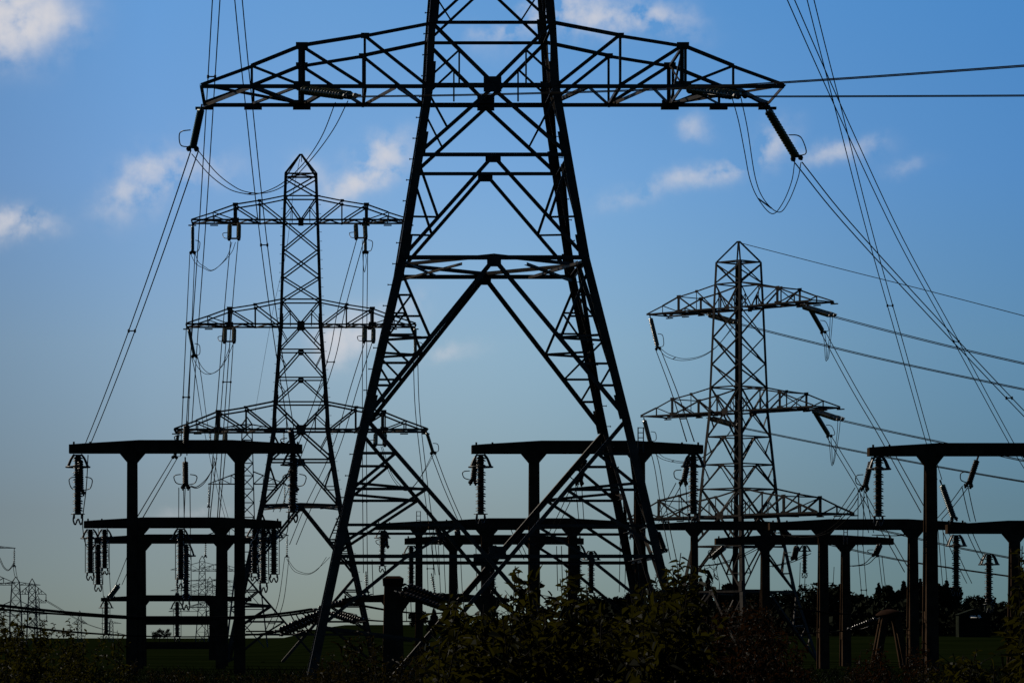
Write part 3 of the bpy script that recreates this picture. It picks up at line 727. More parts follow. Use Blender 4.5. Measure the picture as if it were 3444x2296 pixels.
jumper([(-10, 1855), (2, 1880), (14, 1905), (28, 1915), (40, 1902), (47, 1888)], [(-14, 1860), (0, 1885), (12, 1908), (27, 1918), (41, 1905), (48, 1892)], (560, 560), .045, 'slack jumper loop at the left edge beside the cut-off arm', 'lines of the far pylons')
conductor([(157, 2020), (300, 2100), (431, 2136)], (820, 1500), .5, .06, 'faint line sagging right from the pointed far pylon', 'lines of the far pylons')
conductor([(1008, 535), (985, 660), (960, 860), (915, 1060), (858, 1385)], (303, 560), 0, .022, 'hair-thin earth wire falling from the peak of the square-on pylon', 'earth wires', single=True)
jumper([(640, 852), (658, 886), (684, 901), (709, 911), (735, 896), (765, 860), (780, 815)], [(656, 852), (668, 882), (690, 898), (712, 909), (742, 890), (778, 850), (792, 815)], (306, 297), .026, 'slack jumper loop under the top left arm of the square-on pylon', 'jumper loops of the square-on pylon', (.75,))
jumper([(648, 1202), (668, 1238), (689, 1256), (714, 1256), (740, 1238), (765, 1187), (774, 1156)], [(662, 1202), (678, 1232), (698, 1252), (718, 1254), (748, 1230), (772, 1185), (784, 1156)], (306, 297), .026, 'slack jumper loop under the middle left arm of the square-on pylon', 'jumper loops of the square-on pylon', (.75,))
jumper([(1218, 806), (1221, 880), (1226, 915), (1232, 880), (1229, 850)], None, (297, 306), .026, 'tight narrow jumper loop under the top right arm of the square-on pylon', 'jumper loops of the square-on pylon')
jumper([(1281, 1500), (1310, 1590), (1345, 1640), (1372, 1648), (1400, 1625), (1430, 1575), (1453, 1528)], [(1286, 1500), (1316, 1590), (1350, 1634), (1378, 1643), (1404, 1618), (1436, 1570), (1458, 1528)], (297, 306), .026, 'slack jumper loop under the bottom right arm of the square-on pylon', 'jumper loops of the square-on pylon')
jumper([(640, 1636), (664, 1640), (690, 1620), (712, 1580), (722, 1540)], [(642, 1633), (662, 1636), (692, 1612), (716, 1575), (730, 1540)], (201, 240), .026, 'slack jumper rising from the dark string in the middle of the left gantry', 'jumper loops of the gantries')
jumper([(964, 1878), (985, 1915), (1010, 1928), (1040, 1930), (1070, 1912), (1098, 1872)], [(967, 1878), (990, 1910), (1016, 1924), (1045, 1926), (1076, 1905), (1110, 1872)], (590, 590), .04, 'low slack jumper loop right of the left gantries against the sky', 'jumper loops of the slim pylon')
for pts, Ys, lab, sp in [
    ([(2480, 1088), (2700, 1143), (3000, 1215), (3444, 1309), (3700, 1360)], (304, 250), 'twin line running right from the body of the corner-on pylon under its top arm', ()),
    ([(2798, 1063), (3000, 1116), (3200, 1166), (3444, 1222), (3700, 1278)], (296, 240), 'twin line running right from the right end of the top arm of the corner-on pylon', ()),
    ([(2474, 1434), (2700, 1480), (2975, 1535), (3200, 1577), (3444, 1619), (3700, 1660)], (304, 250), 'twin line running right from the body of the corner-on pylon under its middle arm', ()),
    ([(2824, 1412), (3000, 1452), (3180, 1490), (3444, 1549), (3700, 1600)], (296, 240), 'twin line running right from the middle arm end and behind the right gantry beam', ()),
    ([(2620, 1790), (2975, 1872), (3200, 1909), (3390, 1936), (3600, 1966)], (304, 260), 'lowest twin line running right from the foot of the corner-on pylon', ()),
    ([(2860, 1765), (2990, 1788), (3200, 1836), (3444, 1884)], (296, 260), 'twin line running right from the bottom arm of the corner-on pylon', ()),
    ([(2213, 1174), (2268, 1318), (2322, 1484)], (313, 202), 'twin line dropping from the corner-on pylon left top arm to the centre gantry', ()),
    ([(2187, 1490), (2210, 1570), (2237, 1740), (2265, 1880)], (313, 262), 'twin line dropping between the centre gantry and the big pylon leg', (.7,)),
    ([(2770, 1120), (2868, 1300), (2960, 1456), (3040, 1600), (3108, 1722)], (305, 240), 'twin line slanting right from the lower string of the top arm of the corner-on pylon', ()),
    ([(2790, 1470), (2838, 1550), (2892, 1640), (2945, 1735), (3000, 1830), (3052, 1922)], (305, 258), 'twin line slanting right from the lower string of the middle arm of the corner-on pylon', ())]:
    conductor(pts, Ys, .42, r2 * .95, lab, 'c', 0, sp)
conductor([(2490, 817), (2820, 902), (3130, 980), (3444, 1062), (3700, 1130)], (305, 250), 0, .03, 'single earth wire running right from the peak of the corner-on pylon', 'earth wires', single=True)
for p1, p2, lab in [
    ([(2792, 1065), (2790, 1120), (2782, 1205), (2776, 1206), (2772, 1150), (2766, 1120)], [(2800, 1066), (2796, 1120), (2787, 1200), (2780, 1203), (2778, 1150), (2774, 1120)], 'narrow hanging jumper loop at the right of the top arm of the corner-on pylon'),
    ([(2818, 1414), (2814, 1470), (2802, 1555), (2796, 1558), (2790, 1500), (2786, 1468)], [(2826, 1414), (2820, 1470), (2806, 1550), (2800, 1556), (2797, 1500), (2794, 1468)], 'narrow hanging jumper loop at the right of the middle arm of the corner-on pylon')]:
    jumper(p1, p2, (296, 305), .026, lab, 'jumper loops of the corner-on pylon', (.3,))
jumper([(2216, 1172), (2240, 1198), (2290, 1212), (2350, 1203), (2400, 1175), (2440, 1130), (2466, 1092)], [(2220, 1170), (2250, 1192), (2300, 1206), (2360, 1196), (2410, 1165), (2448, 1122), (2472, 1092)], (313, 305), .026, 'wide slack jumper loop crossing left of the corner-on pylon at its top arm', 'jumper loops of the corner-on pylon', (.25,))
jumper([(2203, 1524), (2230, 1544), (2290, 1556), (2350, 1545), (2400, 1512), (2440, 1470), (2464, 1436)], [(2218, 1526), (2240, 1540), (2300, 1552), (2360, 1538), (2410, 1500), (2448, 1462), (2470, 1436)], (313, 305), .026, 'wide slack jumper loop crossing the corner-on pylon behind the centre gantry end', 'jumper loops of the corner-on pylon', (.25,))
# droppers between the gantry levels
for (a, b, Y, gp, lab) in [
    ((612, 1640), (610, 1742), (201, 236), .35, 'left pair of droppers under the dark string of the left gantry'),
    ((628, 1640), (632, 1880), (200, 230), .35, 'right pair of droppers running down in front of the left beams'),
    ((1946, 1626), (1955, 1745), (201, 240), .33, 'pair of pale droppers inside the right half of the big pylon'),
    ((1936, 1626), (1850, 1800), (201, 256), .35, 'pair of wires slanting left from the dark string inside the big pylon'),
    ((2296, 1628), (2308, 1750), (201, 240), .33, 'pair of droppers below the slanting string of the centre gantry'),
    ((2284, 1624), (2206, 1755), (201, 240), .35, 'pair of wires slanting left from the string at the right end of the centre gantry'),
    ((2896, 1645), (2893, 1835), (201, 256), .33, 'pair of droppers below the slanting string of the right gantry'),
    ((2893, 1832), (2912, 2064), (256, 300), .4, 'pair of long droppers under the lower right beam'),
    ((2900, 1642), (2930, 1790), (201, 236), .33, 'pale pair of wires curving down to the right low beam'),
    ((2886, 1640), (2795, 1765), (201, 240), .35, 'pair of wires slanting left from the string of the right gantry'),
    ((3248, 1634), (3158, 1745), (201, 236), .35, 'pair of wires slanting left from the string right of the tall post'),
    ((3246, 1638), (3272, 1752), (201, 216), .33, 'pair of droppers below the string right of the tall post'),
    ((3262, 1790), (3306, 1880), (216, 236), .3, 'pale pair of wires from the right low beam to the free-standing stack'),
    ((1443, 1785), (1450, 1990), (300, 300), .5, 'pair of droppers left of the two thin centre posts'),
    ((1483, 1832), (1490, 1992), (258, 258), .36, 'pair of droppers between the two thin centre posts'),
    ((1540, 1832), (1548, 1995), (258, 258), .3, 'pair of droppers right of the thicker centre post'),
    ((1725, 1776), (1770, 1880), (242, 250), .3, 'pale pair of wires left of the tall centre post'),
    ((2096, 1790), (2092, 1990), (258, 258), .4, 'pair of droppers beside the right leg of the big pylon'),
    ((2700, 1890), (2697, 1990), (258, 258), .36, 'pair of droppers under the small stack on the lower right beam'),
    ((2961, 1870), (2985, 2070), (255, 280), .22, 'heavy pair of droppers over the brown-capped trestle'),
    ((3160, 1745), (3178, 1965), (236, 260), .32, 'pair of droppers right of the tall right post'),
    ((3182, 1790), (3260, 1960), (236, 262), .36, 'pair of wires slanting right behind the tall stack'),
    ((345, 1775), (360, 2004), (240, 300), .6, 'pair of droppers beside the bunched stacks of the left gantries'),
    ((2795, 1905), (2790, 1990), (300, 300), .5, 'pair of bus supports wires right of the small stack')]:
    conductor([a, b], Y, gp, .026, lab, 'd', .08, (.6,) if Y[1] > 290 else ())
conductor([(296, 1530), (290, 1640), (278, 1745), (282, 1805), (292, 1836), (306, 1840)], (200, 234), 0, .03, 'single cable hanging from the left end of the left gantry to the next beam', 'd', single=True)
conductor([(984, 1530), (972, 1700), (965, 1790), (940, 1820)], (200, 236), 0, .03, 'single cable hanging from the right end of the left gantry', 'd', single=True)
conductor([(400, 1965), (431, 1890), (470, 1790)], (300, 250), .5, .028, 'pair of wires rising from the small teal string behind the thick left post', 'd')
# tensioned busbar wires near the ground
for pts, Ys, gp, r, lab in [
    ([(-80, 2026), (120, 2048), (300, 2064), (470, 2074), (640, 2076), (833, 2072), (960, 2060), (1056, 2046)], (150, 190), .25, .05, 'thick sagging busbar wires crossing low from the left edge to the big pylon'),
    ([(-80, 2040), (120, 2058), (300, 2070), (470, 2080), (640, 2082), (833, 2078), (960, 2068), (1070, 2052)], (152, 190), .25, .035, 'thinner busbar wires just under the thick ones at the left'),
    ([(60, 2102), (200, 2120), (431, 2136), (640, 2140), (833, 2134), (930, 2124)], (150, 185), .3, .03, 'lowest busbar wires at the left skimming the bush tops'),
    ([(833, 2122), (1000, 2120), (1110, 2116)], (190, 190), .2, .04, 'straight busbar wires along the ground left of the big pylon leg'),
    ([(2640, 2036), (2760, 2056), (2900, 2068), (3060, 2077), (3110, 2078)], (230, 240), .3, .03, 'upper sagging busbar wires among the right posts'),
    ([(2640, 2130), (2730, 2127), (2860, 2118), (2955, 2092)], (230, 240), .3, .03, 'lower busbar wires among the right posts'),
    ([(2320, 1905), (2420, 1895), (2490, 1870), (2560, 1835)], (250, 255), .3, .03, 'slack wires rising to the lower right beam past the corner-on pylon'),
    ([(2590, 1905), (2660, 1888), (2720, 1860)], (250, 255), .3, .03, 'short slack wires rising behind the right low beam'),
    ([(2640, 1798), (2700, 1806), (2760, 1797), (2810, 1770), (2870, 1712), (2898, 1670)], (240, 201), .35, .028, 'slack wires sweeping in front of the right low beam up to the dark string'),
    ([(2940, 1798), (3020, 1800), (3080, 1786), (3112, 1770)], (234, 234), .3, .028, 'slack wires in front of the right low beam near the tall post'),
    ([(2860, 1903), (2910, 1896), (2940, 1870)], (256, 256), .3, .03, 'slack wires between the slim right posts')]:
    conductor(pts, Ys, gp, r, lab, 'e', name='busbar_wire')
# big porcelain tension strings near the ground
GI7 = 'thick tension strings near the ground'
for a, b, Y, lab in [((1100, 2058), (945, 2124), 188, 'thick ribbed insulator string sloping down left of the big pylon leg'), ((1240, 2000), (1075, 2046), 187, 'thick insulator string between the big pylon leg and the brown-capped column'),
                     ((1352, 1968), (1512, 2030), 183, 'upper glinting insulator string sloping right from the brown-capped column'), ((1340, 1990), (1508, 2050), 181, 'lower glinting insulator string sloping right from the brown-capped column'),
                     ((1215, 2090), (1130, 2062), 183, 'insulator string with loose wires at the foot of the big pylon leg'), ((2955, 2078), (2866, 2112), 235, 'dark ribbed string left of the brown-capped trestle')]:
    insulator(P(*a, Y), P(*b, Y + 2), lab, GI7, PORC, .42 if Y < 200 else 0, .17, .22, 1, n=10, k=1.0)

# ------------------------------------------------------------------ columns with brown caps
def column(px, yt, Y, w, label):
    o = P(px, yt, Y); base = Vector((o.x, Y, gz(px, Y) - .4)); root = thing('capped_column', base, label, 'column', 'concrete columns with brown caps'); h = o.z - base.z
    m = MB(); m.loft([[(-w, -w, 0), (w, -w, 0), (w, w, 0), (-w, w, 0)], [(-w * .8, -w * .8, h - .5), (w * .8, -w * .8, h - .5), (w * .8, w * .8, h - .5), (-w * .8, w * .8, h - .5)]]); recalc(m.build('shaft', CONC, root))
    m = MB(); m.loft([[(-w * .9, -w * .9, h - .5), (w * .9, -w * .9, h - .5), (w * .9, w * .9, h - .5), (-w * .9, w * .9, h - .5)], [(-w * .95, -w * .95, h - .12), (w * .95, -w * .95, h - .12), (w * .95, w * .95, h - .12), (-w * .95, w * .95, h - .12)], [(-w * .6, -w * .6, h), (w * .6, -w * .6, h), (w * .6, w * .6, h), (-w * .6, w * .6, h)]]); recalc(m.build('cap', ROOFM, root))
column(1322, 1936, 183, .55, 'dark column with a rounded brown cap beside the big pylon leg')
tr = thing('concrete_trestle', Vector((P(2993, 0, 240).x, 240, gz(2993, 240))), 'splayed concrete trestle with low brown domed cap among the right posts', 'trestle')
zt = P(0, 2072, 240).z - gz(2993, 240)
for s in (-1, 1):
    for y in (-.5, .5):
        m = MB(); m.bar((s * 1.05, y * 1.4, -.3), (s * .38, y, zt), .42, .42, ref=(0, 1, 0)); recalc(m.build('leg', CONC, tr))
m = MB(); m.lathe((0, 0, zt), (0, 0, zt + 1), [(.8, 0), (.95, .02), (.93, .14), (.6, .38), (.2, .47), (.02, .48)], 18); recalc(m.build('cap', ROOFM, tr, True))

# ------------------------------------------------------------------ small hut with white panels on the far side of the field
Yh = 596; hb = P(3283, 2076, Yh); base = gz(3283, Yh)
hut = thing('field_hut', Vector((hb.x, Yh, base)), 'low dark hut with small sunlit white panels at the wood edge', 'hut')
zh_ = hb.z - base
m = MB(); m.box((-2.6, 1.2, -.3), (2.6, 4, zh_ + .5)); recalc(m.build('wall', CROWN, hut))
m = MB(); m.prism([(-2.8, zh_ + .5), (2.8, zh_ + .5), (0, zh_ + 1.5)], 1.0, 4.2); recalc(m.build('roof', CROWN, hut))
for x0, x1, z1 in ((-.8, .15, .36), (.45, .85, .5)):              # white panels, their slope added so that they face the sun
    m = MB(); m.loft([[(x0, 0, zh_), (x1, 0, zh_), (x1, 1.19, zh_), (x0, 1.19, zh_)], [(x0, .02, zh_ + .02), (x1, .02, zh_ + .02), (x1, 1.19, zh_ + z1), (x0, 1.19, zh_ + z1)]]); recalc(m.build('white_panel', WHITE, hut))

# ------------------------------------------------------------------ distant trees
def tri(m, c, s, nrm=None):
    a = Vector((random.gauss(0, 1), random.gauss(0, 1), random.gauss(0, 1))).normalized(); b = a.orthogonal().normalized(); c2 = a.cross(b)
    t = random.random() * 6.28
    e1 = (b * math.cos(t) + c2 * math.sin(t)) * s; e2 = (c2 * math.cos(t) - b * math.sin(t)) * s * random.uniform(.5, .9)
    i = len(m.v); m.v += [tuple(c - e1 * .6 - e2 * .4), tuple(c + e1 * .6 - e2 * .5), tuple(c + e1 * .3 + e2 * .6), tuple(c - e1 * .5 + e2 * .5)]; m.f.append((i, i + 1, i + 2, i + 3))
def tree(px, yt, wpx, Y, label, kind='round', grp='trees of the far wood', yb=None, n=900):
    X = (px - CX) / K * Y; base = gz(px, Y); h = P(px, yt, Y).z - base; w = wpx * 1.2 / K * Y / 2
    root = thing('conifer_tree' if kind == 'cone' else 'bare_tree' if kind == 'bare' else 'broadleaf_tree', (X, Y, base), label, 'tree', grp)
    t = MB()
    if kind == 'bare':
        pts = [(random.uniform(-.3, .3) * (i > 0), 0, h * i / 6) for i in range(7)]; t.tube(spline(pts, 3), [.16 * (1 - i / 20) for i in range(19)], 6)
        for i in range(5): z = h * random.uniform(.5, .95); s = random.choice((-1, 1)); t.tube([(0, 0, z), (s * .5, 0, z + .4), (s * .7, 0, z + .9)], .06, 4)
        recalc(t.build('trunk', BARK, root)); return
    t.tube([(0, 0, -.3), (.1, 0, h * .35), (0, .1, h * .75)], [h * .028, h * .02, h * .008], 7)
    for i in range(6):
        a = random.random() * 6.28; z = h * random.uniform(.25, .5); t.tube([(0, 0, z), (w * .5 * math.cos(a), w * .5 * math.sin(a), z + h * .2)], [h * .012, h * .004], 5)
    recalc(t.build('trunk', BARK, root))
    m = MB()
    if kind == 'cone':
        for i in range(n):
            z = h * (.12 + .88 * (1 - math.sqrt(random.random()))); lay = 1 - .25 * abs(math.sin(z * 3.1)); rr = w * (1 - z / h) ** .9 * lay * math.sqrt(random.random()) * 1.05 + .05
            a = random.random() * 6.28; tri(m, Vector((rr * math.cos(a), rr * math.sin(a), z - rr * .25)), h * .05 * random.uniform(.6, 1.3))
        for i in range(6): tri(m, Vector((0, 0, h * (.93 + .012 * i))), h * .018)
    else:
        cl = []
        for i in range(20):
            a = random.random() * 6.28; q = math.sqrt(random.random()) * .72; zz = random.uniform(.36, .86)
            lim = math.sqrt(max(.05, 1 - ((zz - .55) / .5) ** 2)); cl.append((Vector((w * q * lim * math.cos(a), w * q * lim * math.sin(a), h * zz)), random.uniform(.22, .36) * w))
        for i in range(n):
            c, r_ = random.choice(cl); d = Vector((random.gauss(0, 1), random.gauss(0, 1), random.gauss(0, .85))).normalized() * r_ * random.random() ** .4
            p = c + d; p.z = min(p.z, h) ; tri(m, p, h * .055 * random.uniform(.5, 1.3))
    m.build('crown', CROWN_B if kind == 'cone' else CROWN, root)
TREES = [(2762, 1972, 150, 620, 'round', 'big rounded tree between the slim right posts'), (2828, 1990, 130, 660, 'round', 'rounded tree behind the slim right post'),
         (2642, 1990, 110, 640, 'round', 'rounded tree just left of the sky gap right of the corner-on pylon'), (2905, 1996, 120, 700, 'round', 'pale round tree left of the dark wood'),
         (2452, 1962, 70, 640, 'round', 'small tree left of the corner-on pylon foot'), (2382, 1940, 46, 650, 'cone', 'pointed conifer behind the slim post right of the big pylon'), (2357, 1948, 40, 660, 'cone', 'second pointed conifer partly behind the slim post'),
         (2955, 1968, 70, 720, 'cone', 'first dark tree of the wood left of the brown-edged posts'), (3000, 1962, 70, 700, 'round', 'dark bushy tree of the wood over the trestle'), (3040, 1958, 60, 700, 'cone', 'conifer at the top of the wood left of the tall right post'),
         (3096, 1954, 56, 710, 'cone', 'conifer showing between the two right posts'), (3150, 1962, 90, 690, 'round', 'dark tree right behind the tall right post'), (3184, 1952, 56, 700, 'cone', 'sharp conifer between the tall post and the tall stack'),
         (3226, 1974, 110, 690, 'round', 'dense tree behind the tall hanging stack'), (3285, 2010, 110, 690, 'round', 'low tree right of the tall hanging stack'), (3350, 2026, 90, 720, 'round', 'low tree left of the thick right edge post'), (3440, 2000, 90, 720, 'round', 'tree at the very right edge'),
         (2700, 2030, 80, 600, 'round', 'small tree below the sky gap right of the corner-on pylon'), (2570, 1990, 90, 640, 'round', 'tree behind the foot of the corner-on pylon'), (2510, 1985, 80, 650, 'round', 'tree directly behind the front leg of the corner-on pylon'),
         (2250, 1976, 160, 640, 'round', 'tree mass right of the big pylon leg behind the bush'), (2130, 1992, 120, 640, 'round', 'tree inside the lower right corner of the big pylon'), (2040, 2010, 110, 650, 'round', 'round tree under the lowest bar of the big pylon'),
         (1402, 2060, 60, 640, 'round', 'small bluish tree left of the thin centre post'), (1460, 2052, 50, 640, 'cone', 'pointed tree between the thin centre posts'), (1520, 2075, 80, 640, 'round', 'low tree right of the thin centre posts'),
         (1940, 2010, 120, 650, 'round', 'tree behind the leafy bush under the big pylon'), (536, 2106, 34, 1500, 'round', 'left of the two round field trees between the left posts'), (562, 2110, 30, 1500, 'round', 'right of the two round field trees between the left posts'), (520, 2118, 26, 1500, 'round', 'smallest round field tree between the left posts')]
for px, yt, w, Y, kd, lab in TREES: tree(px, yt - (10 if Y < 1000 else 0), w * (1.15 if Y < 1000 else 1), Y, lab, kd, n=2600 if Y < 1000 else 700)
for px, yt, lab in ((2383, 1908, 'leftmost bare dead trunk'), (2398, 1888, 'middle bare dead trunk'), (2415, 1876, 'tallest bare dead trunk')): tree(px, yt, 10, 600, lab + ' above the conifers', 'bare')
# undergrowth closing the foot of the wood
hd = MB()
for i in range(20000):
    px = random.uniform(1960, 3560); Y = random.uniform(610, 740); z = gz(px, Y) + random.random() * (5.4 + .9 * math.sin(px * .031) + .7 * math.sin(px * .011))
    tri(hd, Vector(((px - CX) / K * Y, Y, z)), random.uniform(.5, 1.3))
tag(hd.build('undergrowth', CROWN), 'dark undergrowth filling the foot of the far wood', 'undergrowth', kind='stuff')

# ------------------------------------------------------------------ grass in front of the gantries
gb = MB()
for i in range(16000):
    Y = random.uniform(90, 215) ; px = random.uniform(-100, 3550)
    x = (px - CX) / K * Y; hgt = random.uniform(.12, .42) * (1.25 if math.sin(px * .013 + Y) > .2 else .8); a = random.random() * 6.28; ln = random.uniform(-.2, .2)
    w = .012; i0 = len(gb.v); gb.v += [(x - w * math.cos(a), Y - w * math.sin(a), 0), (x + w * math.cos(a), Y + w * math.sin(a), 0), (x + ln + w * .6, Y, hgt * .7), (x + ln * 1.7, Y, hgt)]; gb.f.append((i0, i0 + 1, i0 + 2, i0 + 3))
tag(gb.build('grass', BLADE), 'rough dark grass growing in front of the gantry posts', 'grass', kind='stuff')

# ------------------------------------------------------------------ foreground shrubs
def leaf(m, p, d, up, L, W):
    d = d.normalized(); s = d.cross(up)
    if s.length < .05: s = d.orthogonal()
    s.normalize(); nn = s.cross(d).normalized(); fold = nn * W * .35; dr = -Vector((0, 0, 1)) * L * .12
    i = len(m.v); p = p - m.o
    m.v += [tuple(p), tuple(p + d * L * .3 + s * W * .5 + fold), tuple(p + d * L * .7 + s * W * .38 + fold * .8 + dr * .6), tuple(p + d * L + dr), tuple(p + d * L * .7 - s * W * .38 + fold * .8 + dr * .6), tuple(p + d * L * .3 - s * W * .5 + fold), tuple(p + d * L * .5 + dr * .3)]
    m.f += [(i, i + 1, i + 6), (i + 1, i + 2, i + 6), (i + 2, i + 3, i + 6), (i + 3, i + 4, i + 6), (i + 4, i + 5, i + 6), (i + 5, i, i + 6)]
def prof_at(prof, px):
    for (a, ya), (b, yb) in zip(prof, prof[1:]):
        if a <= px <= b: return ya + (yb - ya) * (px - a) / (b - a)
    return prof[0][1] if px < prof[0][0] else prof[-1][1]
def shrub(name, prof, Y0, Y1, ns, lf, mt, label, tips=(), dens=1.0, grp='leafy shrubs in the foreground', jit=55, spread=.9):
    x0, x1 = prof[0][0], prof[-1][0]; Ym = (Y0 + Y1) / 2
    org = Vector(((((x0 + x1) / 2) - CX) / K * Ym, Ym, 0)); root = thing(name, org, label, 'shrub', grp)
    fo, st = MB(org), MB(org)
    shoots = [(random.uniform(x0, x1), None) for i in range(ns)] + [(a, b) for a, b in tips]
    for px, py in shoots:
        Y = random.uniform(Y0, Y1)
        yt = py if py is not None else prof_at(prof, px) + abs(random.gauss(0, jit)) + random.choice((0, 0, 40, 110, 180))
        top = P(px, yt, Y); lean = Vector((random.uniform(-.08, .08), random.uniform(-.08, .08), 0)) * spread * (Y / 12) ** .5
        bot = Vector((top.x * .9 + org.x * .1 + lean.x * 4, Y + lean.y * 4, 0)); mid = lerp(bot, top, .6) + lean
        vis0 = P(px, 2400, Y).z                                   # the part of the stem that carries leaves down to below the picture
        line = spline([bot, mid, top], 24); cut = [p for p in line if p.z > vis0 - .25]
        st.tube(line[::6] + [line[-1]], [.0055 * (1 - .8 * i / 9) for i in range(len(line[::6]) + 1)], 5)
        ln = sum((b - a).length for a, b in zip(cut, cut[1:])) or .01
        nl = int(ln / (lf * (.42 if py is None else .26)) * dens); tw = 0
        for k in range(nl):
            f = k / max(1, nl) * (len(cut) - 1); i = min(int(f), len(cut) - 2)
            if i < 0: break
            p = lerp(cut[i], cut[i + 1], f - i); ax = (cut[i + 1] - cut[i]).normalized(); tw += 2.4 + random.uniform(-.4, .4)
            q = ax.orthogonal().normalized(); o = (q * math.cos(tw) + ax.cross(q) * math.sin(tw))
            frac = k / max(1, nl)
            if random.random() < .55 and frac < .9:               # a side twig with three to six leaves
                tl = lf * random.uniform(1.0, 3.2) * spread; e = p + (o + ax * random.uniform(.2, .9)).normalized() * tl
                st.tube([p, e], [.0018, .001], 4)
                for j in range(random.randint(3, 6)):
                    g_ = lerp(p, e, (j + 1) / 6 + .1); dd = (Vector((random.gauss(0, 1), random.gauss(0, 1), random.gauss(-.25, .8)))).normalized()
                    leaf(fo, g_, dd, Vector((random.gauss(0, .5), random.gauss(0, .5), 1)), lf * random.uniform(.4, 1.25), lf * random.uniform(.28, .55))
            dd = (o + ax * random.uniform(-.3, .8) + Vector((0, 0, random.uniform(-.5, .2)))).normalized()
            leaf(fo, p, dd, Vector((random.gauss(0, .4), random.gauss(0, .4), 1)), lf * random.uniform(.6, 1.2) * (1.1 - .4 * frac), lf * random.uniform(.4, .55) * (1.1 - .4 * frac))
    fo.build('foliage', mt, root); recalc(st.build('stem', BARK, root))
shrub('shrub', [(-60, 2050), (40, 2042), (100, 2075), (200, 2092)], 24, 27, 26, .05, LEAF, 'leafy shrub at the lower left corner', [(15, 2040), (60, 2058), (150, 2080)])
shrub('shrub', [(190, 2100), (240, 2090), (300, 2105), (420, 2125)], 24, 27, 26, .045, LEAF, 'leafy shrub just left of the thick left gantry post', [(145, 2082), (178, 2092), (230, 2078), (292, 2118), (395, 2118)])
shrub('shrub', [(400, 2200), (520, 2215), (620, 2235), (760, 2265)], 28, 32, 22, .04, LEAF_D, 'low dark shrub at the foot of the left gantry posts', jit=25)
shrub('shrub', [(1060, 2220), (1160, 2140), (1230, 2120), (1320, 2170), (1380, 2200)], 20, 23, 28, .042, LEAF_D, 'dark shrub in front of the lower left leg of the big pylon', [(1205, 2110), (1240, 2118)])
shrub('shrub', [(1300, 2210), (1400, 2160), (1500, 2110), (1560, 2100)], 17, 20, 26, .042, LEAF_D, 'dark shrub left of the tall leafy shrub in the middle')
shrub('shrub', [(1480, 2040), (1510, 2012), (1580, 2012), (1640, 2035), (1700, 2000), (1790, 1975)], 11.2, 12.6, 34, .053, LEAF, 'tall leafy shrub in the middle with one upright shoot', [(1733, 1902), (1742, 1915), (1515, 1984), (1560, 1986), (1765, 1950)])
shrub('shrub', [(1790, 1980), (1840, 1990), (1890, 1975), (1930, 2035), (1990, 2030), (2060, 2080)], 11.4, 12.8, 34, .053, LEAF, 'tall leafy shrub right of the upright shoot', [(1905, 1913), (1884, 1945), (1972, 1965)])
shrub('shrub', [(2040, 2080), (2090, 2060), (2130, 2000), (2170, 1975)], 12, 13.4, 22, .05, LEAF, 'leafy shrub in front of the lower right leg of the big pylon', [(2145, 1955), (2110, 2010)])
shrub('shrub', [(2160, 1990), (2220, 1965), (2260, 1950), (2330, 1985), (2370, 2030)], 11, 12.4, 30, .052, LEAF, 'tall leafy shrub right of the big pylon leg with two high shoots', [(2262, 1900), (2290, 1858), (2276, 1880), (2330, 1900), (2250, 1915)])
shrub('shrub', [(2340, 2040), (2440, 2010), (2560, 2010), (2640, 2060), (2700, 2140)], 22, 26, 60, .045, LEAF_R, 'broad dark rusty shrub at the foot of the corner-on pylon', jit=30)
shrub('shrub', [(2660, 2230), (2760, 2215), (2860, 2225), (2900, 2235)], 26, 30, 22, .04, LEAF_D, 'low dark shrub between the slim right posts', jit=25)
shrub('shrub', [(2860, 2210), (2925, 2160), (3000, 2215), (3070, 2185), (3150, 2215)], 24, 28, 34, .04, LEAF_R, 'dark shrub with reddish tips below the trestle', [(2925, 2148), (2972, 2180), (3062, 2172), (3105, 2150)], jit=25)
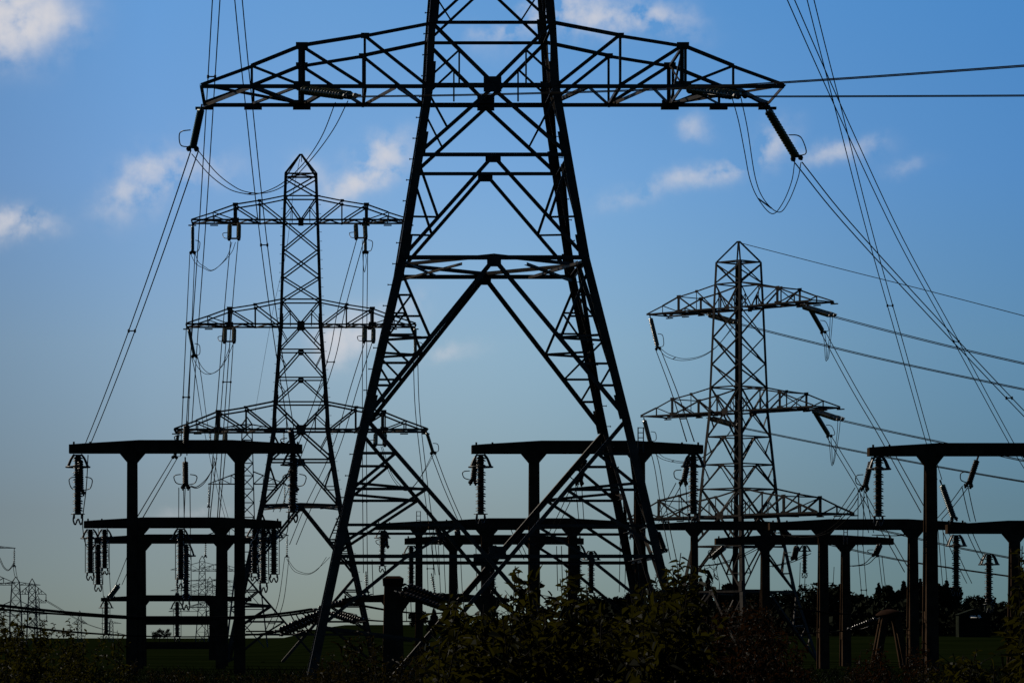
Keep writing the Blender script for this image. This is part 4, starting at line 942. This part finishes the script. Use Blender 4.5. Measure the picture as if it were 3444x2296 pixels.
shrub('shrub', [(3165, 2260), (3205, 2200), (3290, 2185), (3380, 2230), (3460, 2220)], 13, 15, 36, .045, LEAF, 'yellow-green shrub at the lower right corner', [(3205, 2195), (3285, 2178), (3240, 2200)])
shrub('sapling', [(3405, 2050), (3440, 1900), (3520, 1800)], 10.5, 11.5, 16, .045, LEAF, 'leafy sapling reaching in from the right edge', [(3425, 1850), (3438, 1835), (3400, 2025)], spread=.35, jit=20)
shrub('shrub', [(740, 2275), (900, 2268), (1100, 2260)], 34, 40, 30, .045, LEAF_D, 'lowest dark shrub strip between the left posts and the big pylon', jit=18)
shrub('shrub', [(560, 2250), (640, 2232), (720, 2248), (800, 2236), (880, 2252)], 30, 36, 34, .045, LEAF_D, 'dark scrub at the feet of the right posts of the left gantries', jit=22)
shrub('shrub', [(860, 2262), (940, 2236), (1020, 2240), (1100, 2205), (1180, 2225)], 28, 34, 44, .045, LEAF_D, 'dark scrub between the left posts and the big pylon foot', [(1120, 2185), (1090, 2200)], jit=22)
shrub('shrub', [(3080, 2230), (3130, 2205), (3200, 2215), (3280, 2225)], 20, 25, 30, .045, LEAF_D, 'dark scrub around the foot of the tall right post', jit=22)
for pts, Ys, lab in [([(1190, 2030), (1300, 2050), (1420, 2062), (1520, 2058)], (186, 200), 'sagging busbar wires behind the brown-capped column'),
                     ([(1170, 2078), (1300, 2088), (1450, 2086), (1560, 2076)], (195, 210), 'lower busbar wires behind the brown-capped column'),
                     ([(1010, 2052), (1060, 2085), (1096, 2120)], (186, 190), 'pair of cables dropping from the thick strings left of the big pylon leg'),
                     ([(985, 2062), (1005, 2095), (1040, 2128)], (186, 190), 'second pair of cables dropping left of the big pylon leg')]:
    conductor(pts, Ys, .28, .034, lab, 'e', name='busbar_wire')
for px, y0, y1, lab in [(1243, 1880, 2000, 'pair of droppers right of the big pylon lower left leg'), (1372, 1985, 2090, 'pair of droppers under the right glinting strings'), (1608, 1800, 1985, 'pair of droppers beside the low pole left of the centre gantry post'), (1880, 1835, 1985, 'pair of droppers right of the tall centre post')]:
    conductor([(px, y0), (px + 4, y1)], (262, 262), .35, .03, lab, 'd', .05)
